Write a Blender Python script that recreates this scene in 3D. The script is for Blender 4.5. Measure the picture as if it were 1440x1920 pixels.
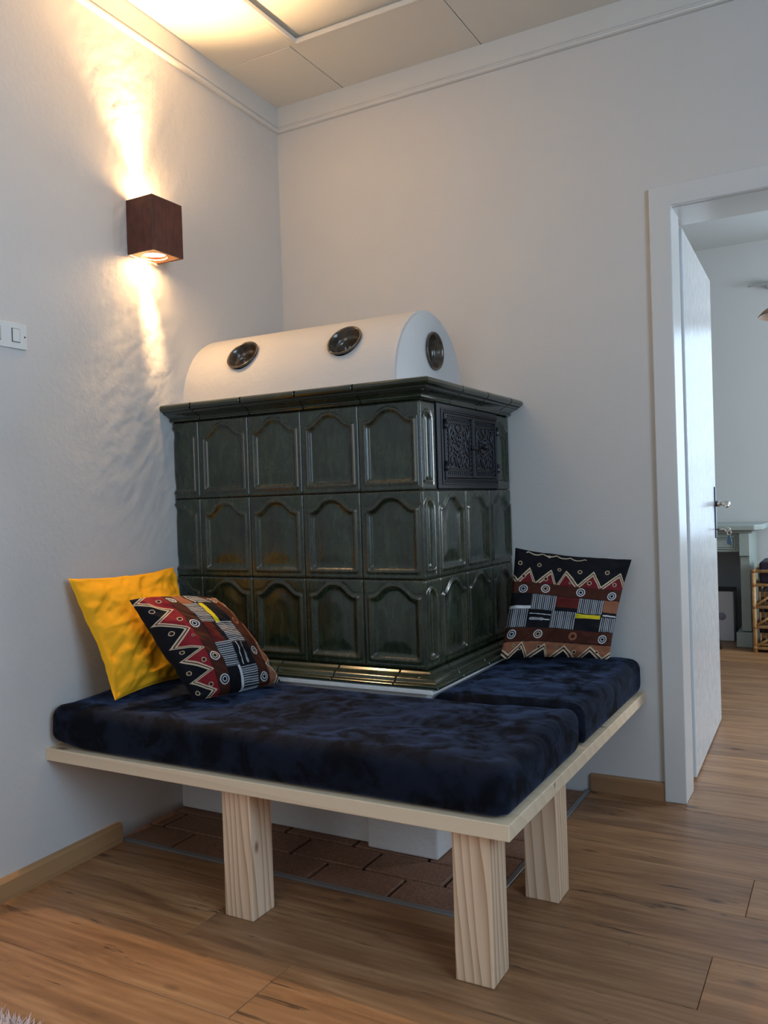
import bpy, bmesh, math, random
import numpy as np
from mathutils import Matrix, Vector

for o in list(bpy.data.objects):
    bpy.data.objects.remove(o)
scene = bpy.context.scene
COL = scene.collection
random.seed(7)
RNG = np.random.default_rng(11)

# ------------------------------------------------------------------ camera
cam_d = bpy.data.cameras.new('camera')
cam_d.sensor_fit = 'VERTICAL'
cam_d.sensor_height = 36.0
cam_d.lens = 1579.9 / 1920 * 36.0
cam_d.clip_start = 0.02
cam = bpy.data.objects.new('camera', cam_d)
COL.objects.link(cam)
YAW, PITCH, ROLL = 0.5075, -0.0119, -0.0318
fw = Vector((-math.sin(YAW), math.cos(YAW), 0)); rt = Vector((math.cos(YAW), math.sin(YAW), 0)); up = Vector((0, 0, 1))
f2 = fw * math.cos(PITCH) + up * math.sin(PITCH)
u2 = -fw * math.sin(PITCH) + up * math.cos(PITCH)
r3 = rt * math.cos(ROLL) + u2 * math.sin(ROLL)
u3 = -rt * math.sin(ROLL) + u2 * math.cos(ROLL)
M = Matrix(((r3.x, u3.x, -f2.x, 2.0302), (r3.y, u3.y, -f2.y, -2.9295), (r3.z, u3.z, -f2.z, 1.0374), (0, 0, 0, 1)))
cam.matrix_world = M
scene.camera = cam

# ------------------------------------------------------------------ view and world
vs = scene.view_settings
vs.view_transform = 'Standard'; vs.look = 'None'; vs.gamma = 1.0; vs.use_curve_mapping = False
vs.exposure = 0.43
scene.cycles.max_bounces = 6; scene.cycles.diffuse_bounces = 4; scene.cycles.glossy_bounces = 3; scene.cycles.transmission_bounces = 2
scene.cycles.adaptive_threshold = 0.025; scene.cycles.caustics_reflective = False; scene.cycles.caustics_refractive = False
world = bpy.data.worlds.new('overcast_sky')
scene.world = world
world.use_nodes = True
bgn = world.node_tree.nodes['Background']
bgn.inputs['Color'].default_value = (0.62, 0.78, 1.0, 1)
bgn.inputs['Strength'].default_value = 0.8

def area_light(name, loc, direction, sx, sy, power, color):
    l = bpy.data.lights.new(name, 'AREA')
    l.shape = 'RECTANGLE'; l.size = sx; l.size_y = sy; l.energy = power; l.color = color
    o = bpy.data.objects.new(name, l); COL.objects.link(o)
    o.location = loc
    o.rotation_euler = Vector(direction).to_track_quat('-Z', 'Y').to_euler()
    return o
# daylight entering by the window in the right wall, the window behind, and the window of the next room
area_light('daylight_right_window', (3.68, -2.6, 1.65), (-1, 0, -0.12), 1.35, 2.0, 45, (0.49, 0.73, 1.0))
area_light('daylight_rear_window', (1.5, -4.68, 1.65), (0, 1, -0.05), 1.4, 1.35, 8, (1.0, 0.95, 0.88))
area_light('daylight_next_room', (2.25, 3.72, 1.5), (0, -1, -0.05), 0.9, 1.6, 9, (0.55, 0.77, 1.0))
area_light('daylight_next_room_side', (4.2, 1.9, 1.5), (-1, 0, -0.05), 1.4, 1.2, 55, (0.80, 0.90, 1.0))

# ------------------------------------------------------------------ helpers
def obj(name, verts, faces, mat, parent=None, smooth=False, kind=None):
    me = bpy.data.meshes.new(name)
    me.from_pydata([tuple(map(float, v)) for v in verts], [], [tuple(f) for f in faces])
    me.update()
    return obj_me(name, me, mat, parent, smooth, kind)

def obj_me(name, me, mat, parent=None, smooth=False, kind=None):
    if mat is not None and not me.materials:
        me.materials.append(mat)
    if smooth:
        me.polygons.foreach_set('use_smooth', [True] * len(me.polygons))
    o = bpy.data.objects.new(name, me)
    COL.objects.link(o)
    if parent is not None:
        o.parent = parent
    if kind:
        o['kind'] = kind
    return o

def bm_obj(name, bm, mat, parent=None, smooth=False, kind=None):
    bmesh.ops.recalc_face_normals(bm, faces=bm.faces)
    me = bpy.data.meshes.new(name)
    bm.to_mesh(me); bm.free()
    return obj_me(name, me, mat, parent, smooth, kind)

def thing(name, label, cat, loc=(0, 0, 0), group=None):
    o = bpy.data.objects.new(name, None)
    COL.objects.link(o)
    o.empty_display_size = 0.05
    o.location = loc
    return tag(o, label, cat, group)

def tag(o, label, cat, group=None):
    o['label'] = label; o['category'] = cat
    if group:
        o['group'] = group
    return o

def at(o, parent):
    """parent built in world coordinates under an empty standing elsewhere"""
    o.parent = parent
    o.matrix_parent_inverse = Matrix.Translation(-Vector(parent.location))
    return o

def box_bm(x0, x1, y0, y1, z0, z1, bev=0.0, seg=2):
    bm = bmesh.new()
    bmesh.ops.create_cube(bm, size=1)
    for v in bm.verts:
        v.co = Vector(((x0 + x1) / 2 + v.co.x * (x1 - x0), (y0 + y1) / 2 + v.co.y * (y1 - y0), (z0 + z1) / 2 + v.co.z * (z1 - z0)))
    if bev > 0:
        bmesh.ops.bevel(bm, geom=list(bm.edges), offset=bev, segments=seg, profile=0.5, affect='EDGES')
    return bm

def box(name, x0, x1, y0, y1, z0, z1, mat, parent=None, bev=0.0, seg=2, kind=None):
    o = bm_obj(name, box_bm(x0, x1, y0, y1, z0, z1, bev, seg), mat, None, False, kind)
    if parent is not None:
        at(o, parent)
    return o

def prism_bm(poly, axis, a0, a1, bev=0.0, seg=2):
    """poly: 2D outline; axis 'z': (x,y); 'y': (x,z); 'x': (y,z)"""
    def P(p, a):
        return {'z': (p[0], p[1], a), 'y': (p[0], a, p[1]), 'x': (a, p[0], p[1])}[axis]
    bm = bmesh.new()
    va = [bm.verts.new(P(p, a0)) for p in poly]
    vb = [bm.verts.new(P(p, a1)) for p in poly]
    n = len(poly)
    bm.faces.new(va); bm.faces.new(vb[::-1])
    for i in range(n):
        bm.faces.new((va[i], vb[i], vb[(i + 1) % n], va[(i + 1) % n]))
    bmesh.ops.recalc_face_normals(bm, faces=bm.faces)
    if bev > 0:
        bmesh.ops.bevel(bm, geom=[e for e in bm.edges if e.calc_face_angle(0) > 0.5], offset=bev, segments=seg, profile=0.5, affect='EDGES')
    return bm

def prism(name, poly, axis, a0, a1, mat, parent=None, bev=0.0, seg=2, kind=None):
    o = bm_obj(name, prism_bm(poly, axis, a0, a1, bev, seg), mat, None, False, kind)
    if parent is not None:
        at(o, parent)
    return o

def tube_bm(bm, pts, r, n=8, closed=False):
    pts = [Vector(p) for p in pts]
    rs = r if isinstance(r, (list, tuple)) else [r] * len(pts)
    rings = []
    prev = None
    for i, p in enumerate(pts):
        if closed:
            t = (pts[(i + 1) % len(pts)] - pts[i - 1]).normalized()
        else:
            t = (pts[min(i + 1, len(pts) - 1)] - pts[max(i - 1, 0)]).normalized()
        if prev is None:
            a = Vector((0, 0, 1)) if abs(t.z) < 0.9 else Vector((1, 0, 0))
            prev = t.cross(a).normalized()
        s = (prev - t * prev.dot(t)).normalized()
        prev = s
        q = t.cross(s)
        rings.append([bm.verts.new(p + (s * math.cos(2 * math.pi * k / n) + q * math.sin(2 * math.pi * k / n)) * rs[i]) for k in range(n)])
    m = len(rings)
    for i in range(m if closed else m - 1):
        a, b = rings[i], rings[(i + 1) % m]
        for k in range(n):
            bm.faces.new((a[k], a[(k + 1) % n], b[(k + 1) % n], b[k]))
    if not closed:
        bm.faces.new(rings[0][::-1]); bm.faces.new(rings[-1])
    return bm

def tube(name, pts, r, mat, parent=None, n=8, closed=False, smooth=True):
    o = bm_obj(name, tube_bm(bmesh.new(), pts, r, n, closed), mat, None, smooth)
    if parent is not None:
        at(o, parent)
    return o

def lathe_bm(profile, origin, axis, n=32, cap=True):
    """profile [(radius, height along axis)]"""
    axis = Vector(axis).normalized()
    a = Vector((0, 0, 1)) if abs(axis.z) < 0.9 else Vector((1, 0, 0))
    s = axis.cross(a).normalized(); q = axis.cross(s)
    bm = bmesh.new(); rings = []
    for r, h in profile:
        c = Vector(origin) + axis * h
        if r < 1e-6:
            rings.append([bm.verts.new(c)])
        else:
            rings.append([bm.verts.new(c + (s * math.cos(2 * math.pi * k / n) + q * math.sin(2 * math.pi * k / n)) * r) for k in range(n)])
    for A, B in zip(rings[:-1], rings[1:]):
        for k in range(n):
            k2 = (k + 1) % n
            if len(A) == 1 and len(B) == 1: continue
            if len(A) == 1: bm.faces.new((A[0], B[k], B[k2]))
            elif len(B) == 1: bm.faces.new((A[k], A[k2], B[0]))
            else: bm.faces.new((A[k], A[k2], B[k2], B[k]))
    return bm

def lathe(name, profile, origin, axis, mat, parent=None, n=32, smooth=True):
    o = bm_obj(name, lathe_bm(profile, origin, axis, n), mat, None, smooth)
    if parent is not None:
        at(o, parent)
    return o

def slab_grid(name, us, vs_, skip, axis, a0, a1, mat, kind=None, shear=None):
    """wall with rectangular holes as one connected mesh; axis is the thickness axis"""
    def P(u, v, a):
        return {'x': (a, u, v), 'y': (u, a, v), 'z': (u, v, a)}[axis]
    bm = bmesh.new(); idx = {}
    def V(i, j, s):
        k = (i, j, s)
        if k not in idx:
            idx[k] = bm.verts.new(P(us[i], vs_[j], a1 if s else a0))
        return idx[k]
    nu, nv = len(us) - 1, len(vs_) - 1
    solid = lambda i, j: 0 <= i < nu and 0 <= j < nv and (i, j) not in skip
    for i in range(nu):
        for j in range(nv):
            if not solid(i, j): continue
            for s in (0, 1):
                bm.faces.new((V(i, j, s), V(i + 1, j, s), V(i + 1, j + 1, s), V(i, j + 1, s)))
            for di, dj, A, B in ((-1, 0, (i, j), (i, j + 1)), (1, 0, (i + 1, j), (i + 1, j + 1)), (0, -1, (i, j), (i + 1, j)), (0, 1, (i, j + 1), (i + 1, j + 1))):
                if not solid(i + di, j + dj):
                    bm.faces.new((V(*A, 0), V(*B, 0), V(*B, 1), V(*A, 1)))
    return bm_obj(name, bm, mat, kind=kind)

# numpy value noise
_T = RNG.random((256, 256))
def vnoise(x, y):
    xi = np.floor(x).astype(int); yi = np.floor(y).astype(int)
    fx = x - xi; fy = y - yi
    fx = fx * fx * fx * (fx * (fx * 6 - 15) + 10); fy = fy * fy * fy * (fy * (fy * 6 - 15) + 10)
    a = _T[xi % 256, yi % 256]; b = _T[(xi + 1) % 256, yi % 256]; c = _T[xi % 256, (yi + 1) % 256]; d = _T[(xi + 1) % 256, (yi + 1) % 256]
    return ((a * (1 - fx) + b * fx) * (1 - fy) + (c * (1 - fx) + d * fx) * fy) * 2 - 1
def fbm(x, y, n=4, g=0.5):
    s = 0; a = 1
    for k in range(n):
        s = s + a * vnoise(x * 2 ** k + 17.3 * k, y * 2 ** k + 5.1 * k); a *= g
    return s
def sstep(a, b, x):
    t = np.clip((x - a) / (b - a), 0, 1)
    return t * t * (3 - 2 * t)

# ------------------------------------------------------------------ materials
class NB:
    def __init__(s, name):
        s.m = bpy.data.materials.new(name); s.m.use_nodes = True
        s.nt = s.m.node_tree; s.b = s.nt.nodes['Principled BSDF']
    def n(s, typ, props=None, **ins):
        nd = s.nt.nodes.new(typ)
        for k, v in (props or {}).items(): setattr(nd, k, v)
        for k, v in ins.items():
            key = k.replace('_', ' ')
            i = nd.inputs[int(k[1:])] if k[0] == 'i' and k[1:].isdigit() else nd.inputs[key]
            s.put(i, v)
        return nd
    def put(s, i, v):
        if isinstance(v, bpy.types.NodeSocket): s.nt.links.new(v, i)
        else: i.default_value = v
    def set(s, **kw):
        for k, v in kw.items():
            s.put(s.b.inputs[k.replace('_', ' ')], v)
        return s
    def ramp(s, fac, *stops):
        r = s.nt.nodes.new('ShaderNodeValToRGB')
        e = r.color_ramp.elements
        while len(e) < len(stops): e.new(0.5)
        for x, (p, c) in zip(e, stops):
            x.position = p; x.color = (*c, 1) if len(c) == 3 else c
        s.put(r.inputs[0], fac)
        return r.outputs[0]
    def mix(s, fac, a, b, mode='MIX'):
        m = s.nt.nodes.new('ShaderNodeMix'); m.data_type = 'RGBA'; m.blend_type = mode
        s.put(m.inputs[0], fac)
        for i, v in ((6, a), (7, b)):
            s.put(m.inputs[i], (*v, 1) if isinstance(v, tuple) and len(v) == 3 else v)
        return m.outputs[2]
    def math(s, op, a, b=0.0, c=0.0):
        m = s.nt.nodes.new('ShaderNodeMath'); m.operation = op
        s.put(m.inputs[0], a); s.put(m.inputs[1], b); s.put(m.inputs[2], c)
        return m.outputs[0]
    def coords(s, scale=(1, 1, 1), rnd=0.0, kind='Object', loc=(0, 0, 0)):
        tc = s.nt.nodes.new('ShaderNodeTexCoord')
        mp = s.nt.nodes.new('ShaderNodeMapping')
        mp.inputs['Scale'].default_value = scale; mp.inputs['Location'].default_value = loc
        src = tc.outputs[kind]
        if rnd:
            oi = s.nt.nodes.new('ShaderNodeObjectInfo')
            m = s.nt.nodes.new('ShaderNodeVectorMath'); m.operation = 'SCALE'
            m.inputs[0].default_value = (rnd, rnd * 1.7, rnd * 0.6)
            s.nt.links.new(oi.outputs['Random'], m.inputs['Scale'])
            a = s.nt.nodes.new('ShaderNodeVectorMath'); a.operation = 'ADD'
            s.nt.links.new(src, a.inputs[0]); s.nt.links.new(m.outputs[0], a.inputs[1]); src = a.outputs[0]
        s.nt.links.new(src, mp.inputs[0])
        return mp.outputs[0]
    def noise(s, vec, scale, detail=4, rough=0.5, dist=0.0):
        return s.n('ShaderNodeTexNoise', Vector=vec, Scale=scale, Detail=detail, Roughness=rough, Distortion=dist).outputs[0]
    def bump(s, h, strength=0.3, dist=0.01, normal=None):
        b = s.n('ShaderNodeBump', Height=h, Strength=strength, Distance=dist)
        if normal is not None: s.put(b.inputs['Normal'], normal)
        return b.outputs[0]
    def rand(s):
        return s.nt.nodes.new('ShaderNodeObjectInfo').outputs['Random']

def plain(name, col, rough=0.5, metal=0.0, **kw):
    return NB(name).set(Base_Color=(*col, 1), Roughness=rough, Metallic=metal, **kw).m

def plaster(name, col, bump=0.25, scale=60, rough=0.6):
    b = NB(name); v = b.coords()
    n1 = b.noise(v, scale, 5, 0.6); n2 = b.noise(v, 6, 3)
    b.set(Base_Color=b.mix(n2, tuple(c * 0.96 for c in col), col), Roughness=rough,
          Normal=b.bump(b.math('ADD', n1, b.math('MULTIPLY', n2, 2.0)), bump, 0.004))
    return b.m

M_WALL = plaster('white_wall_paint', (0.615, 0.597, 0.572), 0.16, 70)
M_WALL_ROUGH = plaster('white_rough_plaster', (0.615, 0.597, 0.572), 0.35, 62)
M_WALL_NEXT = plaster('pale_grey_wall_paint', (0.63, 0.65, 0.64), 0.12, 70)
M_VAULT = plaster('white_stove_plaster', (0.63, 0.61, 0.59), 0.45, 26, 0.65)
M_BASE = plaster('white_base_plaster', (0.70, 0.69, 0.675), 0.7, 40, 0.7)
M_CEIL = plaster('cream_ceiling_paint', (0.74, 0.705, 0.63), 0.05, 40, 0.5)
M_TRIM = plaster('white_trim_paint', (0.66, 0.64, 0.60), 0.05, 50, 0.32)
M_FRAME = plaster('white_door_paint', (0.64, 0.64, 0.625), 0.06, 50, 0.25)

def wood_floor():
    b = NB('rustic_oak_plank')
    v = b.coords((1, 1, 1), 9.0)
    warp = b.noise(b.coords((1.6, 7, 1), 9.0), 1.3, 3, 0.5)
    g1 = b.noise(b.coords((1.1, 9, 1), 9.0), 2.4, 7, 0.62, 0.8)
    g2 = b.noise(b.coords((3, 150, 1), 9.0), 2.2, 4, 0.6)
    sv = b.coords((0.9, 6.5, 1), 9.0)
    rings = b.n('ShaderNodeTexWave', {'wave_type': 'BANDS', 'bands_direction': 'Y'}, Vector=sv, Scale=2.2, Distortion=9.0, Detail=3.0, Detail_Scale=0.7).outputs[1]
    c = b.ramp(g1, (0.26, (0.16, 0.075, 0.034)), (0.5, (0.37, 0.195, 0.092)), (0.74, (0.52, 0.31, 0.16)))
    c = b.mix(b.math('MULTIPLY', rings, 0.26), c, (0.19, 0.088, 0.038))
    c = b.mix(b.math('MULTIPLY', g2, 0.30), c, (0.20, 0.105, 0.055))
    tint = b.ramp(b.rand(), (0.0, (0.80, 0.78, 0.78)), (0.5, (1.0, 0.97, 0.93)), (1.0, (1.16, 1.10, 1.0)))
    c = b.mix(1.0, c, tint, 'MULTIPLY')
    cr = b.noise(b.coords((2.2, 26, 1), 9.0), 1.5, 6, 0.68, 0.9)
    crack = b.ramp(cr, (0.615, (0, 0, 0)), (0.665, (1, 1, 1)))
    kn = b.n('ShaderNodeTexVoronoi', Vector=b.coords((3.0, 7.0, 1), 9.0), Scale=1.15).outputs[0]
    knot = b.ramp(kn, (0.035, (1, 1, 1)), (0.12, (0, 0, 0)))
    dark = b.math('MAXIMUM', b.math('MULTIPLY', crack, 0.8), b.math('MULTIPLY', knot, 0.75))
    c = b.mix(dark, c, (0.038, 0.018, 0.012))
    h = b.math('SUBTRACT', b.math('MULTIPLY', g2, 0.4), dark)
    b.set(Base_Color=c, Roughness=b.math('MULTIPLY_ADD', g2, 0.18, 0.36), Normal=b.bump(h, 0.25, 0.002), Specular_IOR_Level=0.45)
    return b.m
M_FLOOR = wood_floor()

def spruce(name, axis, light=(0.82, 0.60, 0.41), dark=(0.40, 0.205, 0.095), ring=0.65, period=1.0):
    """axis: grain direction"""
    b = NB(name)
    st = {'x': (0.05, 1, 1), 'y': (1, 0.05, 1), 'z': (1, 1, 0.06)}[axis]
    v0 = b.coords(st, 5.0)
    wob = b.noise(v0, 9, 3, 0.5)
    ww = b.n('ShaderNodeVectorMath', {'operation': 'SCALE'}, i0=b.n('ShaderNodeCombineXYZ', X=wob, Y=wob, Z=wob).outputs[0], Scale=0.035).outputs[0]
    vv = b.n('ShaderNodeVectorMath', {'operation': 'ADD'}, i0=v0, i1=ww).outputs[0]
    d = {'x': 'DIAGONAL', 'y': 'DIAGONAL', 'z': 'DIAGONAL'}[axis]
    w = b.n('ShaderNodeTexWave', {'wave_type': 'BANDS', 'bands_direction': d, 'wave_profile': 'SAW'}, Vector=vv, Scale=19 * period, Distortion=1.2, Detail=1.5, Detail_Scale=1.2).outputs[1]
    f = b.noise(b.coords({'x': (4, 160, 160), 'y': (160, 4, 160), 'z': (160, 160, 4)}[axis], 5.0), 2.0, 3)
    c = b.mix(b.math('MULTIPLY', b.math('POWER', w, 2.2), ring), light, dark)
    c = b.mix(b.math('MULTIPLY', f, 0.22), c, tuple(x * 0.75 for x in light))
    kv = b.coords({'x': (1.0, 3, 3), 'y': (3, 1.0, 3), 'z': (3, 3, 1.6)}[axis], 3.0)
    kn = b.n('ShaderNodeTexVoronoi', Vector=kv, Scale=2.6).outputs[0]
    c = b.mix(b.ramp(kn, (0.05, (1, 1, 1)), (0.10, (0, 0, 0))), c, (0.22, 0.10, 0.045))
    b.set(Base_Color=c, Roughness=0.55, Normal=b.bump(f, 0.08, 0.001))
    return b.m
M_SPRUCE_Z = spruce('spruce_post_wood', 'z', ring=0.85, period=1.5)
M_SPRUCE_X = spruce('spruce_board_wood', 'x', (0.82, 0.64, 0.44), (0.60, 0.40, 0.24), 0.35, 0.5)

def glaze(name, bmp, k2=0.45):
    b = NB(name)
    at_ = b.n('ShaderNodeAttribute', {'attribute_name': 'rim'}).outputs['Fac']
    v = b.coords((1, 1, 1), 6.0)
    n1 = b.noise(v, 9, 5, 0.6); n2 = b.noise(b.coords((1, 1, 0.25), 6.0), 60, 4, 0.6); n3 = b.noise(v, 190, 3, 0.6)
    c = b.ramp(b.math('MULTIPLY_ADD', n2, k2, b.math('MULTIPLY_ADD', n1, 0.6, 0.22 - k2 * 0.5)),
               (0.30, (0.006, 0.0085, 0.0050)), (0.52, (0.016, 0.0265, 0.0135)), (0.75, (0.037, 0.056, 0.030)))
    brown = b.ramp(n1, (0.4, (0.026, 0.024, 0.016)), (0.65, (0.075, 0.040, 0.018)))
    c = b.mix(b.math('MULTIPLY', at_, 0.75), c, brown)
    speck = b.ramp(n3, (0.66, (0, 0, 0)), (0.72, (1, 1, 1)))
    c = b.mix(b.math('MULTIPLY', speck, 0.6 if k2 > 0.2 else 0.1), c, (0.008, 0.008, 0.007))
    b.set(Base_Color=c, Roughness=b.math('MULTIPLY_ADD', n2, 0.22 if k2 > 0.2 else 0.06, 0.16), Normal=b.bump(b.math('MULTIPLY_ADD', n3, 0.25, n2), bmp, 0.0022),
          Specular_IOR_Level=0.6, Coat_Weight=0.35, Coat_Roughness=0.12)
    return b.m
M_GLAZE = glaze('dark_green_ceramic_glaze', 0.16)
M_GLAZE_TRIM = glaze('dark_green_moulding_glaze', 0.02, 0.10)
M_VENT = NB('dark_brown_glaze'); _v = M_VENT.coords()
M_VENT = M_VENT.set(Base_Color=M_VENT.ramp(M_VENT.noise(_v, 18, 4), (0.35, (0.030, 0.023, 0.017)), (0.7, (0.13, 0.090, 0.058))), Roughness=0.16, Specular_IOR_Level=0.65).m
M_IRON = NB('black_cast_iron'); _v = M_IRON.coords()
M_IRON = M_IRON.set(Base_Color=(0.016, 0.017, 0.021, 1), Roughness=0.42, Metallic=0.35, Normal=M_IRON.bump(M_IRON.noise(_v, 220, 3), 0.2, 0.001)).m
M_IRON_RELIEF = plain('rubbed_cast_iron', (0.062, 0.066, 0.078), 0.40, 0.45)
M_IRON_PALE = plain('worn_iron', (0.10, 0.11, 0.12), 0.35, 0.8)
M_MORTAR = plain('dark_joint_mortar', (0.03, 0.03, 0.028), 0.9)

def velvet():
    b = NB('navy_velvet_cover')
    v = b.coords()
    p1 = b.noise(v, 6.5, 4, 0.62, 1.2); p2 = b.noise(b.coords(loc=(3, 1, 2)), 17, 4, 0.6, 0.8); f = b.noise(v, 420, 2, 0.7)
    nap = b.ramp(b.math('MULTIPLY_ADD', p2, 0.45, b.math('MULTIPLY', p1, 0.6)), (0.45, (0, 0, 0)), (0.57, (1, 1, 1)))
    c = b.mix(nap, (0.0016, 0.0021, 0.0042), (0.0068, 0.0104, 0.0205))
    c = b.mix(b.math('MULTIPLY', f, 0.35), c, (0.004, 0.006, 0.013))
    b.set(Base_Color=c, Roughness=0.85, Specular_IOR_Level=0.12, Sheen_Weight=b.math('MULTIPLY_ADD', nap, 0.20, 0.02), Sheen_Roughness=0.35,
          Sheen_Tint=(0.30, 0.44, 0.85, 1), Normal=b.bump(b.math('ADD', f, b.math('MULTIPLY', p2, 0.6)), 0.3, 0.003))
    return b.m
M_VELVET = velvet()

def print_fabric():
    b = NB('printed_cotton')
    a = b.n('ShaderNodeAttribute', {'attribute_name': 'print'}).outputs['Color']
    f = b.noise(b.coords(), 500, 2)
    b.set(Base_Color=a, Roughness=0.85, Specular_IOR_Level=0.2, Normal=b.bump(f, 0.15, 0.001))
    return b.m
M_PRINT = print_fabric()
_y = NB('yellow_cotton')
M_YELLOW = _y.set(Base_Color=(0.82, 0.385, 0.012, 1), Roughness=0.8, Specular_IOR_Level=0.2, Normal=_y.bump(_y.noise(_y.coords(), 450, 2), 0.12, 0.001)).m

def brick_mat():
    b = NB('hearth_clay_brick'); v = b.coords((1, 1, 1), 4.0)
    n = b.noise(v, 140, 4, 0.7); m = b.noise(v, 14, 3)
    c = b.ramp(n, (0.3, (0.17, 0.085, 0.052)), (0.55, (0.32, 0.165, 0.100)), (0.8, (0.46, 0.28, 0.18)))
    c = b.mix(b.math('MULTIPLY', m, 0.5), c, (0.10, 0.05, 0.032))
    b.set(Base_Color=c, Roughness=0.8, Normal=b.bump(n, 0.4, 0.002))
    return b.m
M_BRICK = brick_mat()
M_GROUT = plain('dark_grout', (0.015, 0.012, 0.010), 0.95)
M_ALU = plain('grey_edge_metal', (0.30, 0.31, 0.31), 0.42, 0.6)
_r = NB('rusty_brown_steel'); _v = _r.coords((1, 1, 0.3))
M_CORTEN = _r.set(Base_Color=_r.ramp(_r.noise(_v, 60, 5, 0.6), (0.3, (0.050, 0.014, 0.009)), (0.7, (0.125, 0.038, 0.020))), Roughness=0.55, Normal=_r.bump(_r.noise(_v, 150, 3), 0.2, 0.001)).m
M_COPPER = plain('bright_copper_rim', (0.62, 0.30, 0.14), 0.5)
M_LED = NB('warm_lamp_disc').set(Base_Color=(1, 0.8, 0.5, 1), Emission_Color=(1.0, 0.62, 0.27, 1), Emission_Strength=90.0).m
M_SWITCH = plain('white_switch_plastic', (0.66, 0.68, 0.66), 0.35)
M_ROCKER = plain('grey_rocker_plastic', (0.46, 0.46, 0.43), 0.35)
M_DARK = plain('dark_gap', (0.03, 0.03, 0.03), 0.6)
M_STEEL = plain('brushed_nickel', (0.55, 0.50, 0.44), 0.28, 1.0)
M_PLATE = plain('dark_bronze_plate', (0.045, 0.05, 0.07), 0.35, 0.8)
M_MANTEL = plaster('sage_green_paint', (0.36, 0.42, 0.39), 0.08, 60, 0.5)
M_CARD = plain('white_carton', (0.62, 0.61, 0.63), 0.6)
M_CARD_LID = plain('black_lid', (0.02, 0.022, 0.024), 0.4)
M_PURPLE = plain('dark_plum_cloth', (0.022, 0.014, 0.03), 0.9)
_c = NB('honey_rattan_cane')
M_CANE = _c.set(Base_Color=_c.ramp(_c.noise(_c.coords(), 30, 4), (0.3, (0.44, 0.235, 0.085)), (0.7, (0.70, 0.44, 0.20))), Roughness=0.42).m
_c = NB('woven_basket_cane')
_wv = _c.n('ShaderNodeTexWave', {'bands_direction': 'Z'}, Vector=_c.coords(), Scale=38.0, Distortion=1.0).outputs[1]
M_BASKET = _c.set(Base_Color=_c.mix(_wv, (0.20, 0.11, 0.05), (0.50, 0.32, 0.16)), Roughness=0.7, Normal=_c.bump(_wv, 0.6, 0.004)).m
M_BIND = plain('rattan_binding', (0.38, 0.18, 0.07), 0.5)
M_DARKWOOD = plain('dark_stained_wood', (0.05, 0.028, 0.02), 0.5)
M_SHADE = plain('tan_lamp_shade', (0.36, 0.22, 0.13), 0.6)
M_SHADE_IN = plain('white_bulb_glass', (0.85, 0.86, 0.88), 0.3)
M_BLUETAG = plain('blue_key_tag', (0.03, 0.07, 0.12), 0.35)
M_RUG = plain('pale_pink_pile', (0.72, 0.60, 0.58), 0.9)
M_OAKTRIM = spruce('oak_skirting_wood', 'y', (0.42, 0.235, 0.105), (0.26, 0.13, 0.055), 0.4, 0.6)
M_OAKTRIM_X = spruce('oak_skirting_wood_x', 'x', (0.34, 0.18, 0.085), (0.20, 0.10, 0.045), 0.4, 0.6)

def leaf_paint():
    b = NB('glossy_white_door_leaf')
    n = b.noise(b.coords((30, 24, 9)), 1.6, 6, 0.7, 1.8); n2 = b.noise(b.coords((1, 1, 0.6)), 3.0, 3)
    b.set(Base_Color=(0.70, 0.73, 0.75, 1), Roughness=b.math('MULTIPLY_ADD', b.ramp(n, (0.40, (0, 0, 0)), (0.64, (1, 1, 1))), 0.16, 0.10), Specular_IOR_Level=0.5,
          Normal=b.bump(n, 0.30, 0.003))
    return b.m
M_LEAF = leaf_paint()

# ------------------------------------------------------------------ the setting
def wx(y):                                     # the old left wall is not quite square to the back wall
    return -0.0559 * (1 + y / 1.2848)
ZC = 2.705
# left wall, trowelled plaster
ys = np.concatenate([np.linspace(-4.6, -1.75, 16)[:-1], np.arange(-1.75, -0.2, 0.0085), np.linspace(-0.2, 0.03, 8)])
zs = np.concatenate([np.linspace(0, 0.4, 12)[:-1], np.arange(0.4, 2.72, 0.0095)])
Y, Z = np.meshgrid(ys, zs, indexing='ij')
rough = np.exp(-((Y + 0.86) / 0.26) ** 2) * sstep(0.75, 1.15, Z) * sstep(0.0, 0.35, 2.72 - Z + 0.15) * sstep(-1.6, -1.3, Y)
rel = 0.0035 * fbm(Y * 2.6, Z * 2.2, 2) * sstep(-1.75, -1.4, Y) * sstep(0.0, 0.25, -Y)
ct, sn_ = math.cos(0.9), math.sin(0.9)
ua, va = Y * ct + Z * sn_, -Y * sn_ + Z * ct      # trowel strokes run obliquely
rel += rough * (0.0015 * fbm(ua * 7, va * 22, 4, 0.55) + 0.0010 * fbm(ua * 30 + 5, va * 75, 2, 0.5))
rg = np.abs(fbm(ua * 4 + 40, va * 9 + 3, 3, 0.5)); patchy = sstep(0.0, 0.4, fbm(Y * 5 + 9, Z * 4 + 2, 2))
rel -= rough * patchy * 0.0022 * (1 - sstep(0.0, 0.035, rg))
X = wx(Y) + rel
n_y, n_z = len(ys), len(zs)
V = np.stack([X, Y, Z], -1).reshape(-1, 3)
F = [(i * n_z + j, (i + 1) * n_z + j, (i + 1) * n_z + j + 1, i * n_z + j + 1) for i in range(n_y - 1) for j in range(n_z - 1)]
nv = len(V)
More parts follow.
